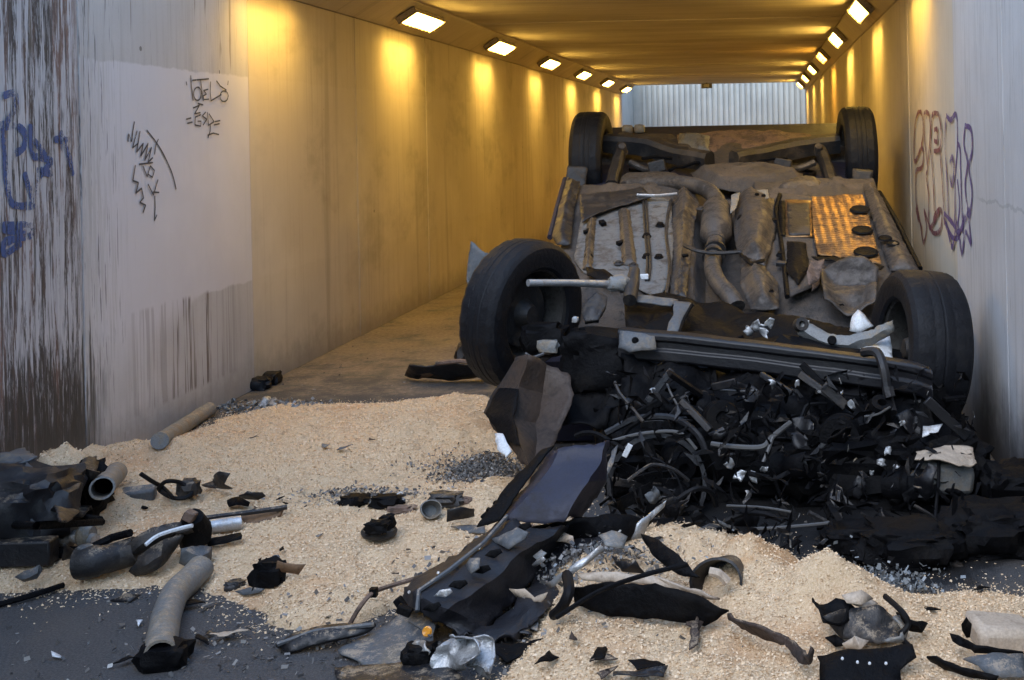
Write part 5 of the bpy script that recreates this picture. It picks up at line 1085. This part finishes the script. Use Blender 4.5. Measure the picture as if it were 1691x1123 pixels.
for q in ((1391, 1088), (1436, 1096), (1463, 1096), (1416, 1094)):
    tag(MB().lathe([(0, .003), (.0028, .003), (.0036, 0)], S(q[0], q[1], .058), (0, -.5, 1), 8).build('bolt', 'white_plastic'), f"white bolt head on the black panel at the bottom right, {['leftmost', 'third from the left', 'rightmost', 'second from the left'][[1391, 1436, 1463, 1416].index(q[0])]}", 'bolt', 'bolt heads on the black panel')
dtube('thin_rod', 'thin dark rod slanting across the black shell and the beam', 'rod', 'grime', [(918, 1020, .08), (990, 976, .11), (1060, 950, .13), (1136, 932, .15)], .006, 7)
dtube('hose', 'black curved hose lying left of the thin slanting rod', 'hose', 'wire', [(936, 950, .09), (940, 975, .09), (930, 1000, .06), (915, 1015, .03)], .014, 9)
root = empty('duct', S(1190, 965), 'black hollow duct mouth opening out of the sawdust mound', 'duct'); c = root.location.copy()
MB().lathe([(.055, -.10), (.060, .0), (.066, .02), (.060, .022), (.052, .0), (.040, -.09), (0, -.09)], G(1186, 958, .10), (-.25, -1, .25), 24).build('duct', 'black_plastic', root, c, jitter=.012)
MB().tube(smooth_path([G(1172, 944, .145), G(1188, 948, .14), G(1202, 962, .12)], 4), .012, 8).build('lip', 'beige', root, c)
dsheet('bent_strip', 'long dark brown bent metal strip lying on the right-hand sawdust', 'strip', 'dark_rust', [(1202, 1012, .05), (1212, 1022, .06), (1250, 1034, .06), (1300, 1050, .06), (1324, 1072, .06), (1334, 1084, .08), (1340, 1070, .10), (1344, 1074, .09), (1338, 1098, .05), (1322, 1094, .03), (1296, 1064, .03), (1250, 1048, .03), (1204, 1024, .03)], .012, .004, maxlen=.015)
root = empty('crushed_trim', S(1430, 1030), 'jagged black and olive crushed trim heap beside the glass fragments', 'car part'); c = root.location.copy()
for k_, (m_, pl) in enumerate((('grime', [(1342, 985, .13), (1352, 1000, .11), (1380, 988, .12), (1402, 996, .11), (1420, 1010, .08), (1390, 1030, .05), (1360, 1030, .05)]), ('dark_metal', [(1360, 1020, .07), (1400, 1002, .10), (1450, 1000, .11), (1480, 1020, .08), (1490, 1050, .05), (1450, 1064, .03), (1390, 1056, .03)]),
                               ('beige', [(1402, 992, .12), (1430, 988, .12), (1450, 996, .10), (1430, 1003, .10)]), ('mid_grey', [(1450, 1060, .05), (1480, 1052, .06), (1488, 1040, .08), (1476, 1018, .10), (1484, 1016, .10), (1498, 1042, .07), (1490, 1062, .04)]),
                               ('grime', [(1480, 1010, .09), (1510, 1026, .08), (1530, 1028, .06), (1520, 1044, .04), (1496, 1040, .05)]), ('beige', [(1390, 1062, .04), (1412, 1052, .06), (1432, 1058, .05), (1420, 1072, .03), (1400, 1074, .02)]), ('grime', [(1364, 1052, .05), (1380, 1046, .06), (1400, 1062, .04), (1380, 1068, .02)]))):
    sheet('torn_piece', [S(p[0], p[1], p[2] * .7) for p in pl], m_, root, c, thick=.006, amp=.012, crease=.02, maxlen=.02, seed=k_ + 20)
dtube('hose', 'thin black hose looping over the crushed trim heap', 'hose', 'wire', [(1462, 985, .10), (1490, 1010, .09), (1500, 1030, .07), (1488, 1050, .04), (1502, 1068, .02)], .007, 7)
# right edge
for px, py, rad, sd, lab in ((1640, 905, (.13, .12, .07), 3, 'black oily wreck lump against the foot of the right wall'), (1500, 925, (.14, .10, .06), 5, 'black oily wreck lump left of the hanging bent rod'), (1420, 915, (.10, .08, .05), 7, 'smaller black wreck lump behind the broken glass'), (1670, 850, (.09, .12, .09), 8, 'upright black wreck lump by the right wall behind the bent rod')):
    lump('wreck_lump', lab, 'wreckage', 'grime', px, py, rad, sd, .35, freq=1.8, sub=4)
root = empty('hanging_rod', G(1560, 950, .1), 'grey brown bent rod with a worn foot by the right wall', 'rod'); c = root.location.copy()
MB().tube(smooth_path([D(1490, 906, 3.62), D(1530, 902, 3.6), D(1556, 890, 3.6), D(1566, 912, 3.55), D(1580, 945, 3.48), D(1592, 968, 3.42), D(1588, 982, 3.38)], 4), [.024] * 9 + [.026] * 8 + [.022] * 8, 10).build('rod', 'shield', root, c, jitter=.006)
MB().blob(D(1556, 890, 3.58), (.035, .03, .03), 3, .4, 2, 4).build('joint', 'dark_metal', root, c)
MB().tube(smooth_path([D(1538, 905, 3.55), D(1548, 940, 3.48), D(1560, 975, 3.4)], 4), .010, 8).build('stay', 'grime', root, c)
MB().tube([D(1500, 893, 3.55), D(1530, 890, 3.55)], .012, 8).build('cap', 'pale_metal', root, c)
tag(MB().box(S(1655, 1045, .012), (.15, .12, .07), Matrix.Rotation(.15, 3, 'Z') @ Matrix.Rotation(.12, 3, 'Y')).build('foam_block', 'beige', bevel=.02, jitter=.02), 'dusty tan foam block on the sawdust at the right edge', 'block')
many('trim_scrap', 'strip', [
    ('upper of two black slats pointing to the tan foam block', 'grime', [(1568, 1046, .05), (1582, 1048, .05), (1612, 1066, .05), (1690, 1076, .04), (1690, 1082, .03), (1610, 1078, .03), (1575, 1060, .03)], .01, .005),
    ('lower of two black slats on the sawdust at right', 'grime', [(1530, 1084, .03), (1545, 1086, .03), (1600, 1104, .03), (1650, 1114, .03), (1645, 1124, .01), (1590, 1114, .01), (1536, 1092, .01)], .008, .004),
    ('bluish grey plastic sheet between the black slats', 'grey_plastic', [(1588, 1088, .03), (1640, 1078, .05), (1690, 1080, .05), (1700, 1120, .03), (1640, 1118, .02)], .006, .005),
    ('dark twig of torn plastic left of the tan foam block', 'grime', [(1588, 1032, .06), (1596, 1022, .08), (1604, 1030, .06), (1600, 1052, .03), (1594, 1052, .03)], .005, .004)])
SHARDS = ['dark grey flake in the middle of the upper sawdust', 'rusty crumb just right of the dark grey flake on the upper sawdust', 'pale grey flake just behind the dark grey flake on the upper sawdust', 'rusty dot on the sawdust below the wall pipe', 'rusty crumb just in front of the dark grey flake on the upper sawdust', 'dark grey chip above the beige folded flap', 'tiny black chip right behind the beige folded flap', 'grey chip on sawdust between the long bar tip and the round lid', 'rusty crumb on the sawdust right below the round lid', 'tiny rusty crumb between the round lid and the bent rod', 'rusty chip on the lower sawdust under the black shell', 'black ragged shard on the lower sawdust right of the silver foil', 'rusty shard touching the black ragged shard on the lower sawdust', 'thin black shard on the sawdust near the bottom edge centre', 'rusty sliver just left of the long bent strip', 'second rusty sliver, in front of the one beside the long bent strip', 'rusty shard at the bottom edge right of the torn bumper', 'wide black plastic piece cut by the bottom edge in the centre', 'black scrap on the asphalt right of the bent pipe', 'smaller black scrap behind the one right of the bent pipe', 'black sliver on the asphalt left of the bent pipe opening', 'black shard beside the upper bend of the pale pipe', 'charcoal shard at the sawdust edge by the upper bend of the pale pipe', 'small black crumb left of the beige folded flap', 'grey crumb on the asphalt edge right of the bent pipe', 'beige sawdust-coated chip on the asphalt right of the bent pipe', 'white chip on the asphalt at lower left', 'tiny white chip on the asphalt between thin rod and bent pipe', 'black scrap right of the silver foil at the bottom', 'larger black scrap under the end of the torn bumper', 'black plastic flap behind the silver foil', 'black piece tucked below the torn bumper', 'dark grey flake among the black scraps under the torn bumper', 'black crumb on the sawdust by the right wall', 'black shard between the crushed trim and the right wall', 'black crumb behind the collared rod at left', 'rusty crumb at the tip of the long dark bar', 'black crumb beyond the tip of the long dark bar', 'tiny black crumb right of the one beyond the long bar tip']
for k_, (px, py, s_, m_) in enumerate(((560, 742, .03, 'grey_plastic'), (614, 727, .018, 'rust'), (537, 738, .03, 'mid_grey'), (418, 725, .012, 'rust'), (570, 756, .015, 'rust'), (455, 922, .02, 'grey_plastic'), (465, 912, .012, 'grime'), (528, 886, .015, 'mid_grey'),
                                       (671, 912, .014, 'rust'), (655, 953, .008, 'rust'), (945, 1063, .022, 'rust'), (990, 1083, .04, 'grime'), (1003, 1088, .03, 'rust'), (1066, 1101, .04, 'grime'), (1150, 1041, .04, 'rust'), (1148, 1058, .04, 'rust'), (995, 1117, .03, 'rust'),
                                       (1060, 1118, .06, 'black_plastic'), (330, 1060, .03, 'grime'), (345, 1048, .025, 'black_plastic'), (205, 1096, .03, 'grime'), (305, 1002, .04, 'grime'), (308, 985, .03, 'dark_metal'), (430, 925, .015, 'grime'), (350, 1000, .02, 'mid_grey'),
                                       (380, 1052, .05, 'chip'), (95, 1085, .02, 'white_plastic'), (230, 1032, .014, 'white_plastic'), (900, 1100, .05, 'grime'), (860, 1080, .07, 'grime'), (845, 1050, .06, 'black_plastic'), (820, 1030, .06, 'grime'), (880, 1040, .05, 'grey_plastic'), (1620, 975, .02, 'grime'), (1540, 1010, .03, 'grime'), (240, 840, .02, 'grime'), (420, 842, .02, 'rust'), (462, 826, .016, 'grime'), (472, 832, .012, 'grime'))):
    p = S(px, py, .006); a0 = k_ * 2.4; sq = 1 if k_ % 3 else 1.6; mm = {'chip': 'beige', 'rust': 'dark_rust'}.get(m_, m_)
    rr_ = random.Random(k_ + 40); an = sorted(rr_.uniform(0, 6.28) for _ in range(3)) if k_ % 4 == 0 else [0, 1.2 + rr_.uniform(-.4, .3), 2.9 + rr_.uniform(-.5, .5), 4.5 + rr_.uniform(-.5, .5)]
    if k_ % 4 == 0: an = [0, 1.9 + rr_.uniform(-.5, .4), 4.0 + rr_.uniform(-.4, .6)]
    pts = []
    for t in an:
        q = rr_.uniform(.55, 1.45) * s_; pts.append(p + Vector((math.cos(a0) * math.cos(t) * q * sq - math.sin(a0) * math.sin(t) * q * .5, math.sin(a0) * math.cos(t) * q * sq + math.cos(a0) * math.sin(t) * q * .5, s_ * .35 * abs(math.cos(t + k_)) + .003)))
    lab = SHARDS[k_]
    tag(sheet('loose_shard', pts, mm, thick=.0025, amp=.006, crease=.01, maxlen=.015, seed=k_), lab, 'shard', 'small loose shards of the wreck')
